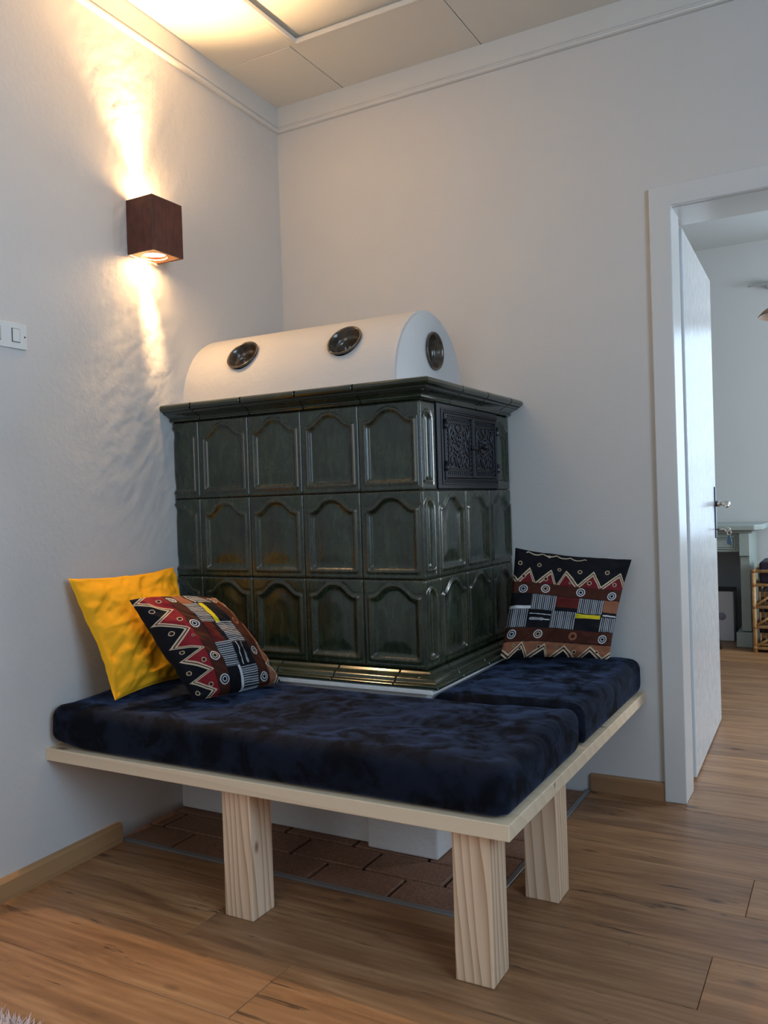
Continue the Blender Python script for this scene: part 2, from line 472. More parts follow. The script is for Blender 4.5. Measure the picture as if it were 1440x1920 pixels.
# back of the wall
V = np.concatenate([V, [(-0.35, -4.6, 0), (-0.35, 0.03, 0), (-0.35, 0.03, 2.72), (-0.35, -4.6, 2.72)]])
F.append((nv, nv + 1, nv + 2, nv + 3))
F.append([j for j in range(n_z)] + [nv + 3, nv])
F.append([(n_y - 1) * n_z + j for j in range(n_z)][::-1] + [nv + 1, nv + 2])
F.append([i * n_z for i in range(n_y)][::-1] + [nv, nv + 1])
F.append([i * n_z + n_z - 1 for i in range(n_y)] + [nv + 2, nv + 3])
wl = obj('wall_left', V, F, M_WALL_ROUGH, smooth=False, kind='structure')
sm = np.zeros(len(F), bool); sm[:-5] = True
wl.data.polygons.foreach_set('use_smooth', sm)

# back wall with the door opening down to the floor
DX0, DX1, DZ = 1.525, 2.335, 1.987
prism('wall_back', [(-0.35, -0.03), (DX0 - 0.02, -0.03), (DX0 - 0.02, DZ + 0.006), (DX1, DZ + 0.006), (DX1, -0.03), (3.9, -0.03), (3.9, 2.75), (-0.35, 2.75)], 'y', 0.0, 0.24, M_WALL, kind='structure')
slab_grid('wall_right', [-4.8, -3.6, -1.6, 0.0], [-0.03, 0.95, 2.35, 2.75], {(1, 1)}, 'x', 3.6, 3.9, M_WALL, 'structure')
slab_grid('wall_front', [-0.35, 0.8, 2.2, 3.6], [-0.03, 0.95, 2.35, 2.75], {(1, 1)}, 'y', -4.9, -4.6, M_WALL, 'structure')
# next room
slab_grid('wall_far', [-0.9, 1.78, 2.72, 4.4], [-0.03, 0.65, 2.25, 2.95], {(1, 1)}, 'y', 3.62, 3.9, M_WALL_NEXT, 'structure')
box('wall_far_left', -1.1, -0.9, 0.24, 3.62, -0.03, 2.95, M_WALL_NEXT, kind='structure')
slab_grid('wall_far_right', [0.24, 1.2, 2.6, 3.62], [-0.03, 0.9, 2.2, 2.95], {(1, 1)}, 'x', 4.1, 4.4, M_WALL_NEXT, 'structure')
box('ceiling_next_room', -0.9, 4.1, 0.24, 3.62, 2.80, 2.95, M_WALL_NEXT, kind='structure')

def window(name, axis, a, u0, u1, v0, v1):
    w = bpy.data.objects.new(name, None); COL.objects.link(w); w['kind'] = 'structure'
    def bar(nm, ua, ub, va, vb):
        if axis == 'x': box(nm, a - 0.03, a + 0.03, ua, ub, va, vb, M_FRAME, w, 0.004, 1)
        else: box(nm, ua, ub, a - 0.03, a + 0.03, va, vb, M_FRAME, w, 0.004, 1)
    t = 0.06; c = (u0 + u1) / 2
    bar('window_stile', u0, u0 + t, v0, v1); bar('window_stile', u1 - t, u1, v0, v1); bar('window_stile', c - t / 2, c + t / 2, v0 + t, v1 - t)
    for va in (v0, v1 - t):
        bar('window_rail', u0 + t, c - t / 2 if va == v1 + 9 else u1 - t, va, va + t)
    return w
window('window_1', 'x', 3.75, -3.6, -1.6, 0.95, 2.35)
window('window_2', 'y', -4.75, 0.8, 2.2, 0.95, 2.35)
window('window_3', 'y', 3.76, 1.78, 2.72, 0.65, 2.25)
window('window_4', 'x', 4.25, 1.2, 2.6, 0.9, 2.2)

# floor: sub floor with every plank
fl = bpy.data.objects.new('floor', None); COL.objects.link(fl); fl['kind'] = 'structure'
box('subfloor', -1.1, 4.4, -4.9, 3.9, -0.08, -0.022, M_DARK, fl)
HX, HY = 1.205, -1.04                          # hearth outline
rows = {-6: None}
joints = {(-1.395, -1.175): [0.585, 2.5], (-1.615, -1.395): [0.9, 2.9], (-1.175, -0.955): [1.735], (-0.735, -0.515): [1.78], (-0.955, -0.735): [2.35], (-0.515, -0.295): [2.6], (-0.295, -0.075): [1.95]}
def plank(x0, x1, y0, y1):
    g = 0.0006
    bm = box_bm(x0 + g, x1 - g, y0 + g, y1 - g, -0.02, 0.0)
    bmesh.ops.bevel(bm, geom=[e for e in bm.edges if all(v.co.z > -0.001 for v in e.verts)], offset=0.0012, segments=1, affect='EDGES')
    cx, cy = (x0 + x1) / 2, (y0 + y1) / 2
    for v in bm.verts: v.co -= Vector((cx, cy, 0))
    o = bm_obj('plank', bm, M_FLOOR, fl); o.location = (cx, cy, 0)
k = 0
y0 = -4.695
while y0 < 3.6:
    y1 = y0 + 0.22
    key = next((q for q in joints if abs(q[0] - y0) < 0.02), None)
    xl = -0.05 if y0 < 0.1 else -0.9
    xr = 3.6 if y0 < 0.0 else 4.1
    if key: js = list(joints[key])
    else:
        js = []; x = xl + 0.5 + (k * 0.77) % 1.7
        while x < xr - 0.3: js.append(x); x += 1.95
    xs = [xl] + js + [xr]
    for a, b_ in zip(xs[:-1], xs[1:]):
        if y1 <= HY + 1e-6 or y0 >= -0.0001:
            if y1 > 0 and y0 < 0: continue
            plank(a, b_, y0, min(y1, 3.62))
        else:
            if a < HX and y0 < HY: plank(a, min(b_, HX), y0, HY)
            if b_ > HX:
                if y1 > 0.0:                   # row under the door threshold
                    plank(max(a, HX), min(b_, DX0 - 0.0), y0, 0.0) if a < DX0 else None
                    if b_ > DX0: plank(max(a, DX0), min(b_, DX1), y0, y1)
                    if b_ > DX1: plank(max(a, DX1), b_, y0, 0.0)
                else:
                    plank(max(a, HX), b_, y0, y1)
    k += 1
    y0 = round(y1, 4)

# ceiling with its boards and the recessed field
ce = bpy.data.objects.new('ceiling', None); COL.objects.link(ce); ce['kind'] = 'structure'
box('ceiling_field', -0.35, 3.9, -4.9, 0.24, ZC + 0.025, ZC + 0.12, M_CEIL, ce)
def cpanel(x0, x1, y0, y1):
    g = 0.0013
    box('ceiling_panel', x0 + g, x1 - g, y0 + g, y1 - g, ZC, ZC + 0.025, M_CEIL, ce, 0.0022, 1)
xs = [-0.07, 0.277, 0.875, 1.473, 2.07, 2.67, 3.27, 3.6]
for a, b_ in zip(xs[:-1], xs[1:]): cpanel(a, b_, -0.372, 0.0)
yy = -0.372
while yy > -4.5:
    cpanel(-0.07 if yy > -1.5 else 0.0, 0.302, max(yy - 0.6, -4.6), yy); yy -= 0.6
# thin edge bead around the recessed field
prism('ceiling_bead', [(0.302, -4.6), (0.302, -0.372), (3.6, -0.372), (3.6, -0.384), (0.314, -0.384), (0.314, -4.6)], 'z', ZC - 0.003, ZC + 0.014, M_CEIL, ce, 0.002, 1)

# crown boards
CR = [(0.0, 2.599), (0.010, 2.599), (0.016, 2.602), (0.018, 2.607), (0.016, 2.612), (0.009, 2.614), (0.009, 2.620), (0.013, 2.622), (0.013, 2.626), (0.008, 2.629), (0.008, 2.705), (0.0, 2.705)]
def sweep(name, profile, path, mat, parent=None, kind=None, smooth=False, closed_profile=True):
    """path: [((x,y),(mx,my))]: profile offset o moves the point by o*m; profile [(o,z)]"""
    bm = bmesh.new(); rings = []
    for (px, py), (mx, my) in path:
        rings.append([bm.verts.new((px + o * mx, py + o * my, z)) for o, z in profile])
    n = len(profile)
    for A, B in zip(rings[:-1], rings[1:]):
        for i in range(n):
            j = (i + 1) % n
            bm.faces.new((A[i], A[j], B[j], B[i]))
    bm.faces.new(rings[0]); bm.faces.new(rings[-1][::-1])
    o = bm_obj(name, bm, mat, None, smooth, kind)
    if parent is not None: at(o, parent)
    return o
sweep('trim_1', CR, [((wx(-4.59) - 0.004, -4.59), (1, 0)), ((wx(0), 0.0), (1, -1))], M_TRIM, kind='structure')
sweep('trim_2', CR, [((wx(0), 0.0), (1, -1)), ((3.6, 0.0), (0, -1))], M_TRIM, kind='structure')
# skirting
sweep('baseboard_left', [(-0.01, 0), (0.022, 0), (0.022, 0.052), (0.016, 0.058), (-0.01, 0.06)], [((wx(-4.59), -4.59), (1, 0)), ((wx(-1.045), -1.045), (1, 0))], M_OAKTRIM, kind='structure')
sweep('baseboard_back', [(0.0, 0), (0.016, 0), (0.016, 0.054), (0.011, 0.060), (0.0, 0.060)], [((1.206, 0), (0, -1)), ((1.460, 0), (0, -1))], M_OAKTRIM_X, kind='structure')

# door: casing, lining, leaf
d1 = bpy.data.objects.new('door_1', None); COL.objects.link(d1); d1['kind'] = 'structure'; d1.location = (DX0, 0, 0)
d1['label'] = 'white door frame with glossy white leaf swung open into the next room'
prism('casing', [(1.458, 0.0), (1.529, 0.0), (1.529, 1.983), (2.331, 1.983), (2.331, 0.0), (2.402, 0.0), (2.402, 2.054), (1.458, 2.054)], 'y', -0.022, 0.0, M_FRAME, d1, 0.004, 2)
prism('door_lining', [(1.506, 0.0), (1.5275, 0.0), (1.5275, 1.981), (2.319, 1.981), (2.319, 0.0), (2.335, 0.0), (2.335, 1.992), (1.506, 1.992)], 'y', 0.0, 0.125, M_FRAME, d1, 0.003, 2)
prism('door_rebate', [(1.506, 0.0), (1.509, 0.0), (1.509, 1.989), (2.328, 1.989), (2.328, 0.0), (2.3345, 0.0), (2.3345, 1.9925), (1.506, 1.9925)], 'y', 0.126, 0.24, M_FRAME, d1, 0.001, 1)
bm = box_bm(-0.04, 0, 0, 0.868, 0.008, 1.985, 0.003, 2)
leaf = bm_obj('door_leaf', bm, M_LEAF)
LM = Matrix.Translation((1.519, 0.247, 0)) @ Matrix.Rotation(math.radians(1.75), 4, 'Z')
for v in leaf.data.vertices: v.co = LM @ v.co
at(leaf, d1)
def on_leaf(x, y, z): return LM @ Vector((x, y, z))
def leaf_part(name, bm, mat, smooth=False):
    for v in bm.verts: v.co = LM @ v.co
    o = bm_obj(name, bm, mat, leaf, smooth)
    o.matrix_parent_inverse = leaf.matrix_world.inverted() if False else Matrix.Identity(4)
    return o
leaf_part('escutcheon_plate', box_bm(0.0, 0.005, 0.805, 0.845, 0.83, 1.058, 0.002, 2), M_PLATE)
bm = bmesh.new()
tube_bm(bm, [(0.005, 0.826, 0.982), (0.022, 0.826, 0.982)], 0.0125, 12)
leaf_part('handle_rose', bm, M_STEEL, True)
bm = bmesh.new()
tube_bm(bm, [(0.02, 0.826, 0.982), (0.030, 0.826, 0.982), (0.036, 0.826, 0.982), (0.062, 0.826, 0.982)], [0.008, 0.008, 0.011, 0.011], 12)
leaf_part('handle_neck', bm, M_STEEL, True)
bm = bmesh.new()
tube_bm(bm, [(0.056, 0.836, 0.982), (0.056, 0.815, 0.982), (0.056, 0.78, 0.978), (0.056, 0.73, 0.972)], [0.009, 0.010, 0.009, 0.0085], 12)
leaf_part('handle_lever', bm, M_STEEL, True)

# ------------------------------------------------------------------ brick hearth
he = thing('hearth', 'brown brick hearth set into the floor beneath the bench and stove', 'hearth', (0.6, -0.5, 0))
prism('grout_bed', [(-0.05, HY + 0.02), (HX - 0.017, HY + 0.02), (HX - 0.017, 0), (-0.05, 0)], 'z', -0.02, -0.011, M_GROUT, he)
box('edge_strip', -0.02, HX, HY, HY + 0.02, -0.02, 0.003, M_ALU, he, 0.001, 1)
box('edge_strip', HX - 0.017, HX, HY + 0.02, -0.002, -0.02, 0.003, M_ALU, he, 0.001, 1)
def brick(x0, x1, y0, y1):
    bm = box_bm(-(x1 - x0) / 2, (x1 - x0) / 2, -(y1 - y0) / 2, (y1 - y0) / 2, -0.015, 0.001 + random.uniform(-0.0008, 0.0008), 0.0025, 1)
    o = bm_obj('brick', bm, M_BRICK); o.location = ((x0 + x1) / 2, (y0 + y1) / 2, 0); at(o, he)
yb = HY + 0.022
rowi = 0
while yb < -0.08:
    y1 = min(yb + 0.1145, -0.004)
    off = 0.69 - 0.253 * 3 if rowi % 2 == 0 else 0.545 - 0.253 * 3
    x = off
    while x < 1.188:
        a, b_ = max(x, -0.028), min(x + 0.242, 1.186)
        hidden = b_ < 0.72 and yb > -0.70
        if b_ - a > 0.03 and not hidden: brick(a, b_, yb, y1)
        x += 0.253
    yb = y1 + 0.0105
    rowi += 1

# ------------------------------------------------------------------ tiled stove
SX, SY, Z0, TW, TH = 0.9358, 0.7294, 0.541, 0.2106, 0.264
st = thing('tiled_stove', 'dark green tiled stove with white barrel vault in the room corner', 'stove', (0.45, -0.36, 0))
# masonry under and inside
prism('plaster_base', [(-0.03, -0.006), (-0.03, -0.735), (0.734, -0.735), (0.734, -0.006)], 'z', 0.002, 0.33, M_BASE, st, 0.004, 2)
box('pedestal', 0.7345, 0.968, -0.766, -0.006, 0.002, 0.33, M_BASE, st, 0.006, 2)
box('plaster_collar', -0.02, 0.945, -0.757, -0.003, 0.331, 0.485, M_BASE, st, 0.004, 2)
box('plaster_lip', -0.02, 0.978, -0.791, -0.003, 0.4845, 0.4985, M_BASE, st, 0.003, 2)
box('stove_core', -0.022, SX - 0.012, -SY + 0.012, -0.004, 0.5, 1.36, M_MORTAR, st)

def arch_d(u, v, w, h, kind):
    """signed distance (inside positive) to the panel outline of a tile"""
    if kind == 'arch':
        l, r, b_ = 0.125 * w, 0.875 * w, 0.105 * h
        sh, ap = 0.775 * h, 0.915 * h
        t = np.clip(np.abs((u - (l + r) / 2) / ((r - l) / 2)), 0, 1)
        q = np.clip((t - 0.06) / 0.86, 0, 1)
        g = (0.5 + 0.5 * np.cos(math.pi * q ** 1.12))
        top = sh + (ap - sh) * g
        slope = np.gradient(top, axis=0) / np.maximum(np.gradient(u, axis=0), 1e-9)
        dt = (top - v) / np.sqrt(1 + np.clip(slope, -2, 2) ** 2)
    else:
        l, r, b_ = 0.20 * w, 0.66 * w, 0.11 * h
        R = (r - l) / 2; c = (l + r) / 2; cz = 0.88 * h - R
        dt = np.where(v > cz, R - np.hypot(u - c, v - cz), 1.0)
        k = np.minimum(np.minimum(u - l, r - u), v - b_)
        return np.where(v > cz, dt, k)
    return np.minimum(np.minimum(np.minimum(u - l, r - u), v - b_), dt)

def tile_height(u, v, w, h, kind):
    d = arch_d(u, v, w, h, kind)
    rw = 0.0085 if kind == 'arch' else 0.007
    bead = np.exp(-((d + rw * 0.55) / (rw * 0.42)) ** 2)
    z = 0.0048 * bead
    z -= 0.0075 * sstep(-0.001, 0.011, d) * (1 - 0.45 * sstep(0.014, 0.055, d))
    z -= 0.0022 * np.exp(-((d + rw * 1.55) / 0.0035) ** 2)
    return z, np.clip(bead * 0.85 + 0.5 * sstep(0.004, -0.002, np.abs(d - 0.004)), 0, 1)

def tile_sheet(w, h, kind, u0=0.0, u1=None, nu=44, nv=54, edge=(1, 1)):
    """grid of one tile: local x=u, y=-height, z=v; returns verts, faces, rim, border loop"""
    u1 = w if u1 is None else u1
    g = 0.0011
    uu = np.linspace(u0 + g, u1 - g, nu); vv = np.linspace(g, h - g, nv)
    uu[1] = uu[0] + 0.0035; uu[-2] = uu[-1] - 0.0035; vv[1] = vv[0] + 0.0035; vv[-2] = vv[-1] - 0.0035
    U, W = np.meshgrid(uu, vv, indexing='ij')
    hz, rim = tile_height(U, W, w, h, kind)
    eb = np.minimum(np.minimum((U - uu[0]) if edge[0] else 1.0, (uu[-1] - U) if edge[1] else 1.0), np.minimum(W - vv[0], vv[-1] - W))
    hz = hz - 0.0022 * (1 - sstep(0.0, 0.0034, eb))
    rim = np.maximum(rim, 0.6 * (1 - sstep(0.0, 0.006, eb)))
    Vv = np.stack([U, -hz, W], -1).reshape(-1, 3)
    F = [(i * nv + j, (i + 1) * nv + j, (i + 1) * nv + j + 1, i * nv + j + 1) for i in range(nu - 1) for j in range(nv - 1)]
    loop = [i * nv for i in range(nu)] + [(nu - 1) * nv + j for j in range(1, nv)] + [i * nv + nv - 1 for i in range(nu - 2, -1, -1)] + [j for j in range(nv - 2, 0, -1)]
    return Vv, F, rim.reshape(-1), loop

def tile_mesh(name, sheets, back=0.011):
    Vs, Fs, Rs = [], [], []
    for (Vv, F, rim, loop, T) in sheets:
        b0 = sum(len(x) for x in Vs)
        Vw = np.array([T @ Vector(p) for p in Vv]); n0 = len(Vw)
        bk = np.array([T @ Vector((Vv[i][0], back, Vv[i][2])) for i in loop])
        Vs += [Vw, bk]
        Rs += [rim, np.zeros(len(bk))]
        Fs += [tuple(b0 + i for i in f) for f in F]
        n = len(loop)
        for i in range(n):
            j = (i + 1) % n
            Fs.append((b0 + loop[j], b0 + loop[i], b0 + n0 + i, b0 + n0 + j))
        Fs.append(tuple(b0 + n0 + i for i in range(n)))
    Va = np.concatenate(Vs)
    me = bpy.data.meshes.new(name)
    me.from_pydata(Va.tolist(), [], Fs); me.update()
    a = me.attributes.new('rim', 'FLOAT', 'POINT'); a.data.foreach_set('value', np.concatenate(Rs).astype(np.float32))
    me.materials.append(M_GLAZE)
    me.polygons.foreach_set('use_smooth', [len(f) == 4 for f in Fs])
    me.update()
    return me
I4 = Matrix.Identity(4)
RZ = Matrix.Rotation(math.pi / 2, 4, 'Z')
me_full = tile_mesh('stove_tile', [tile_sheet(TW, TH, 'arch') + (I4,)])
cut0 = TW - (SX - 4 * TW) - 0.020
me_cut = tile_mesh('stove_tile_cut', [tile_sheet(TW, TH, 'arch', cut0, TW, 26) + (I4,)])
CS = 0.1035
me_corner = tile_mesh('corner_tile', [tile_sheet(TW, TH, 'arch') + (I4,), tile_sheet(CS, TH, 'slot', nu=34) + (Matrix.Translation((TW, 0, 0)) @ RZ,)])
me_strip = tile_mesh('stove_tile_strip', [tile_sheet(TW, TH, 'arch', TW - 0.128, TW - 0.004, 22) + (I4,)])
me_last = tile_mesh('stove_tile_side', [tile_sheet(TW, TH, 'arch', 0.0, 0.201) + (I4,)])
def put_tile(name, me, loc, right=False):
    o = bpy.data.objects.new(name, me); COL.objects.link(o)
    o.location = loc
    if right: o.rotation_euler = (0, 0, math.pi / 2)
    at(o, st)
for r in range(3):
    z = Z0 + r * TH
    put_tile('corner_tile', me_corner, (SX - TW, -SY, z))
    for j in range(2, 5): put_tile('stove_tile', me_full, (SX - j * TW, -SY, z))
    put_tile('stove_tile', me_cut, (SX - 5 * TW, -SY, z))
    if r < 2:
        for j in range(3): put_tile('stove_tile', me_full if j < 2 else me_last, (SX, -SY + CS + j * 0.2103, z), True)
    else:
        put_tile('stove_tile', me_strip, (SX, -0.003 - TW, z), True)

# cornice and plinth pieces
COR = [(-0.02, 1.334), (0.004, 1.334), (0.010, 1.336), (0.0125, 1.340), (0.010, 1.344), (0.013, 1.347), (0.018, 1.350), (0.025, 1.355), (0.034, 1.358), (0.040, 1.360),
       (0.043, 1.363), (0.043, 1.366), (0.050, 1.367), (0.056, 1.371), (0.0595, 1.377), (0.058, 1.384), (0.052, 1.389), (0.044, 1.391), (-0.02, 1.391)]
PLI = [(-0.01, 0.499), (0.058, 0.499), (0.0625, 0.502), (0.0625, 0.508), (0.058, 0.512), (0.051, 0.5125), (0.048, 0.515), (0.046, 0.521), (0.038, 0.527), (0.028, 0.530), (0.020, 0.532),
       (0.016, 0.536), (0.012, 0.5395), (-0.01, 0.5402)]
def ring_pieces(name, prof, fx, ry):
    g = 0.0025
    F = lambda x: ((x, -SY), (0, -1))
    R_ = lambda y: ((SX, y), (1, 0))
    C = ((SX, -SY), (1, -1))
    for a, b_ in zip(fx[:-1], fx[1:]): sweep_rim(name, prof, [F(a + g), F(b_ - g)])
    sweep_rim(name, prof, [F(fx[-1] + g), C, R_(ry[0] - g)])
    for a, b_ in zip(ry[:-1], ry[1:]): sweep_rim(name, prof, [R_(a + g), R_(b_ - g)])
def sweep_rim(name, prof, path):
    o = sweep(name, prof, path, M_GLAZE_TRIM, st)
    bm = bmesh.new(); bm.from_mesh(o.data)
    ca = [e for e in bm.edges if e.is_manifold and e.calc_face_angle(0) > 1.2 and max(abs(e.verts[0].co.z - e.verts[1].co.z), 0) >= 0]
    bmesh.ops.bevel(bm, geom=ca, offset=0.0012, segments=1, affect='EDGES')
    bm.to_mesh(o.data); bm.free()
    a = o.data.attributes.new('rim', 'FLOAT', 'POINT')
    a.data.foreach_set('value', [0.18] * len(o.data.vertices))
    for p in o.data.polygons: p.use_smooth = True
    o.data.set_sharp_from_angle(angle=math.radians(38))
ring_pieces('cornice_tile', COR, [-0.024, 0.111, 0.322, 0.534, 0.743], [-0.537, -0.334, -0.121, -0.004])
ring_pieces('plinth_tile', PLI, [-0.02, 0.215, 0.428, 0.640, 0.852], [-0.613, -0.409, -0.205, -0.004])
sweep('joint_mortar', [(min(o_ - 0.004, 0.05), z_ + (0.002 if z_ < 1.36 else -0.0025)) for o_, z_ in COR], [((-0.02, -SY), (0, -1)), ((SX, -SY), (1, -1)), ((SX, -0.006), (1, 0))], M_MORTAR, st)
sweep('joint_mortar', [(o_ - 0.004, z_ + (0.001 if z_ < 0.51 else -0.002)) for o_, z_ in PLI], [((-0.018, -SY), (0, -1)), ((SX, -SY), (1, -1)), ((SX, -0.006), (1, 0))], M_MORTAR, st)
box('stove_top_plate', -0.02, SX + 0.01, -SY - 0.01, -0.004, 1.372, 1.3905, M_BASE, st)

# barrel vault with three ceramic vents
VY, VR, VRZ, VX, VZ = -0.4096, 0.254, 0.2667, 0.8252, 1.3915
prof = [(VY - VR, VZ)] + [(VY - VR * math.cos(a), VZ + 0.003 + VRZ * math.sin(a)) for a in np.linspace(0, math.pi, 57)] + [(VY + VR, VZ)]
bm = prism_bm(prof, 'x', wx(VY) + 0.006, VX)
bmesh.ops.bevel(bm, geom=[e for e in bm.edges if abs(e.verts[0].co.x - VX) < 1e-5 and abs(e.verts[1].co.x - VX) < 1e-5], offset=0.006, segments=2, affect='EDGES')
bmesh.ops.remove_doubles(bm, verts=bm.verts, dist=1e-5)
vault = bm_obj('vault', bm, M_VAULT, None)
vent_specs = []
for px in (0.206, 0.618):
    yv, zv = -0.6115, 1.556
    n_ = Vector((0, (yv - VY) / VR ** 2, (zv - VZ) / VRZ ** 2)).normalized()
    vent_specs.append((Vector((px, yv, zv)), n_, 0.058))
vent_specs.append((Vector((VX, -0.388, 1.533)), Vector((1, 0, 0)), 0.060))
for c, n_, r in vent_specs:
    cb = bm_obj('cutter', lathe_bm([(0, -0.075), (r * 0.985, -0.075), (r * 0.985, 0.06), (0, 0.06)], c, n_, 40), None)
    cbm = bmesh.new(); cbm.from_mesh(cb.data)
    if cbm.calc_volume(signed=True) < 0: bmesh.ops.reverse_faces(cbm, faces=cbm.faces); cbm.to_mesh(cb.data)
    cbm.free()
    md = vault.modifiers.new('hole', 'BOOLEAN'); md.operation = 'DIFFERENCE'; md.object = cb; md.solver = 'MANIFOLD'
    bpy.context.view_layer.update()
    dg = bpy.context.evaluated_depsgraph_get()
    new = bpy.data.meshes.new_from_object(vault.evaluated_get(dg))
    vault.modifiers.clear(); vault.data = new
    bpy.data.objects.remove(cb)
if not new.materials: new.materials.append(M_VAULT)
for p in new.polygons: p.use_smooth = True
new.set_sharp_from_angle(angle=math.radians(35))
at(vault, st)
for c, n_, r in vent_specs:
    pr = [(r * 0.93, -0.004), (r * 1.02, 0.001), (r * 1.06, 0.005), (r * 1.05, 0.0085), (r * 1.0, 0.0095), (r * 0.94, 0.007), (r * 0.88, -0.004), (r * 0.80, -0.016), (r * 0.76, -0.021), (r * 0.71, -0.022),
          (r * 0.66, -0.030), (r * 0.56, -0.043), (r * 0.40, -0.053), (r * 0.2, -0.057), (0, -0.058), (0, -0.063), (r * 0.45, -0.060), (r * 0.7, -0.045), (r * 0.93, -0.01)]
    v_ = lathe('vent', pr, c, n_, M_VENT, None, 44)
    v_.parent = vault
v_['label'] = 'round dark brown ceramic vent in the white end face'

# cast iron doors on the right face
IY0, IY1, IZ0, IZ1 = -0.622, -0.132, 1.0725, 1.3335
fr = bpy.data.objects.new('fire_door_frame', None); COL.objects.link(fr); at(fr, st)
def frame_ring(name, y0, y1, z0, z1, t, x0, x1, parent):
    bm = bmesh.new()
    o_ = [(y0, z0), (y1, z0), (y1, z1), (y0, z1)]; i_ = [(y0 + t, z0 + t), (y1 - t, z0 + t), (y1 - t, z1 - t), (y0 + t, z1 - t)]
    R4 = []
    for pts, x in ((o_, x0), (o_, x1), (i_, x1), (i_, x0)):
        R4.append([bm.verts.new((x, *p)) for p in pts])
    for a, b_ in ((0, 1), (1, 2), (2, 3), (3, 0)):
        for k in range(4):
            bm.faces.new((R4[a][k], R4[a][(k + 1) % 4], R4[b_][(k + 1) % 4], R4[b_][k]))
    bmesh.ops.recalc_face_normals(bm, faces=bm.faces)
    bmesh.ops.bevel(bm, geom=[e for e in bm.edges if all(abs(v.co.x - x1) < 1e-6 for v in e.verts)], offset=min(0.0015, t * 0.3), segments=1, affect='EDGES')
    o = bm_obj(name, bm, M_IRON, None)
    o.parent = parent; o.matrix_parent_inverse = Matrix.Identity(4)
    return o
frp = frame_ring('fire_door_plate', IY0 + 0.001, IY1, IZ0, IZ1, 0.030, SX - 0.012, SX + 0.004, None)
bpy.data.objects.remove(fr); fr = frp; at(fr, st)
steps = [(0.018, 0.006, 0.008), (0.026, 0.005, 0.0065), (0.033, 0.0045, 0.0105)]
for s_, t_, hgt in steps:
    frame_ring('frame_moulding', IY0 + s_ + 0.008, IY1 - s_ + 0.010, IZ0 + s_ - 0.006, IZ1 - s_ + 0.004, t_, SX - 0.01, SX + hgt, fr)
DYa, DYb, DZa, DZb = -0.572, -0.154, 1.106, 1.305
def arc_pts(cy, cz, r, a0, a1, n=10):
    return [(cy + r * math.cos(a), cz + r * math.sin(a)) for a in np.linspace(a0, a1, n)]
def fire_door(y0, y1):
    x = SX + 0.004
    d = bm_obj('fire_door', box_bm(x - 0.012, x, y0, y1, DZa, DZb, 0.001, 1), M_IRON); at(d, st)
    def kid(o): o.parent = d; o.matrix_parent_inverse = Matrix.Identity(4); return o
    kid(frame_ring('door_rim', y0, y1, DZa, DZb, 0.0075, x - 0.006, x + 0.006, d))
    b1 = 0.0225
    kid(frame_ring('inner_rim', y0 + b1, y1 - b1, DZa + b1 + 0.004, DZb - b1 - 0.004, 0.0035, x - 0.006, x + 0.0045, d))
    # relief scrolls
    bm = bmesh.new()
    cy = (y0 + y1) / 2; w = (y1 - y0) / 2 - b1 - 0.004; zb = DZa + b1 + 0.010; zt = DZb - b1 - 0.010; H = zt - zb
    def T(pts, r=0.0026):
        tube_bm(bm, [(x + 0.0018, p[0], p[1]) for p in pts], r, 5)
    for s in (-1, 1):
        f = lambda a, b_: (cy + s * a * w, zb + b_ * H)
        T([f(0.0, 0.0), f(0.10, 0.08), f(0.26, 0.17), f(0.28, 0.27), f(0.14, 0.31), f(0.07, 0.24)])
        T([f(0.30, 0.02), f(0.36, 0.14), f(0.55, 0.27), f(0.80, 0.22), f(0.82, 0.10), f(0.66, 0.07)])
        T([f(0.95, 0.0), f(0.72, 0.02), f(0.58, 0.12)])
        T([f(0.0, 0.30), f(0.16, 0.40), f(0.44, 0.42), f(0.62, 0.52), f(0.50, 0.62), f(0.34, 0.56)], 0.0026)
        T([f(0.92, 0.30), f(0.70, 0.36), f(0.66, 0.46), f(0.84, 0.54), f(0.96, 0.46)])
        T([f(0.0, 0.50), f(0.20, 0.58), f(0.26, 0.70), f(0.10, 0.78), f(0.0, 0.72)], 0.0026)
        T([f(0.36, 0.70), f(0.60, 0.66), f(0.78, 0.76), f(0.66, 0.88), f(0.46, 0.84), f(0.50, 0.76)])
        T([f(0.0, 0.82), f(0.18, 0.86), f(0.30, 0.96), f(0.16, 1.0)], 0.0026)
        T([f(0.92, 0.60), f(0.86, 0.70), f(0.95, 0.84), f(0.84, 0.98), f(0.58, 0.98)])
        T([f(0.04, 0.38), f(0.30, 0.30), f(0.52, 0.36)])
        T([f(0.0, 0.62), f(0.12, 0.66), f(0.0, 0.70)], 0.003)
        # side borders of the door: chain of small leaves
        for i in range(13):
            zz = DZa + 0.020 + (DZb - DZa - 0.040) * i / 12
            yy_ = cy + s * ((y1 - y0) / 2 - 0.015)
            tube_bm(bm, [(x + 0.001, yy_ - 0.0045 * s, zz - 0.005), (x + 0.002, yy_ + 0.001 * s, zz), (x + 0.001, yy_ + 0.0045 * s, zz + 0.006)], [0.001, 0.0024, 0.001], 4)
    for zz in (DZa + 0.0165, DZb - 0.0165):
        nn = 12
        for i in range(nn):
            yy_ = y0 + 0.024 + (y1 - y0 - 0.048) * i / (nn - 1)
            tube_bm(bm, [(x + 0.001, yy_ - 0.004, zz - 0.0055), (x + 0.002, yy_, zz), (x + 0.001, yy_ + 0.005, zz + 0.0055)], [0.001, 0.0024, 0.001], 4)
    o = bm_obj('relief_scrollwork', bm, M_IRON_RELIEF, None, True); kid(o); o['kind'] = 'stuff'
    return d
MID = -0.356
fd1 = fire_door(DYa, MID - 0.003); fd2 = fire_door(MID + 0.003, DYb)
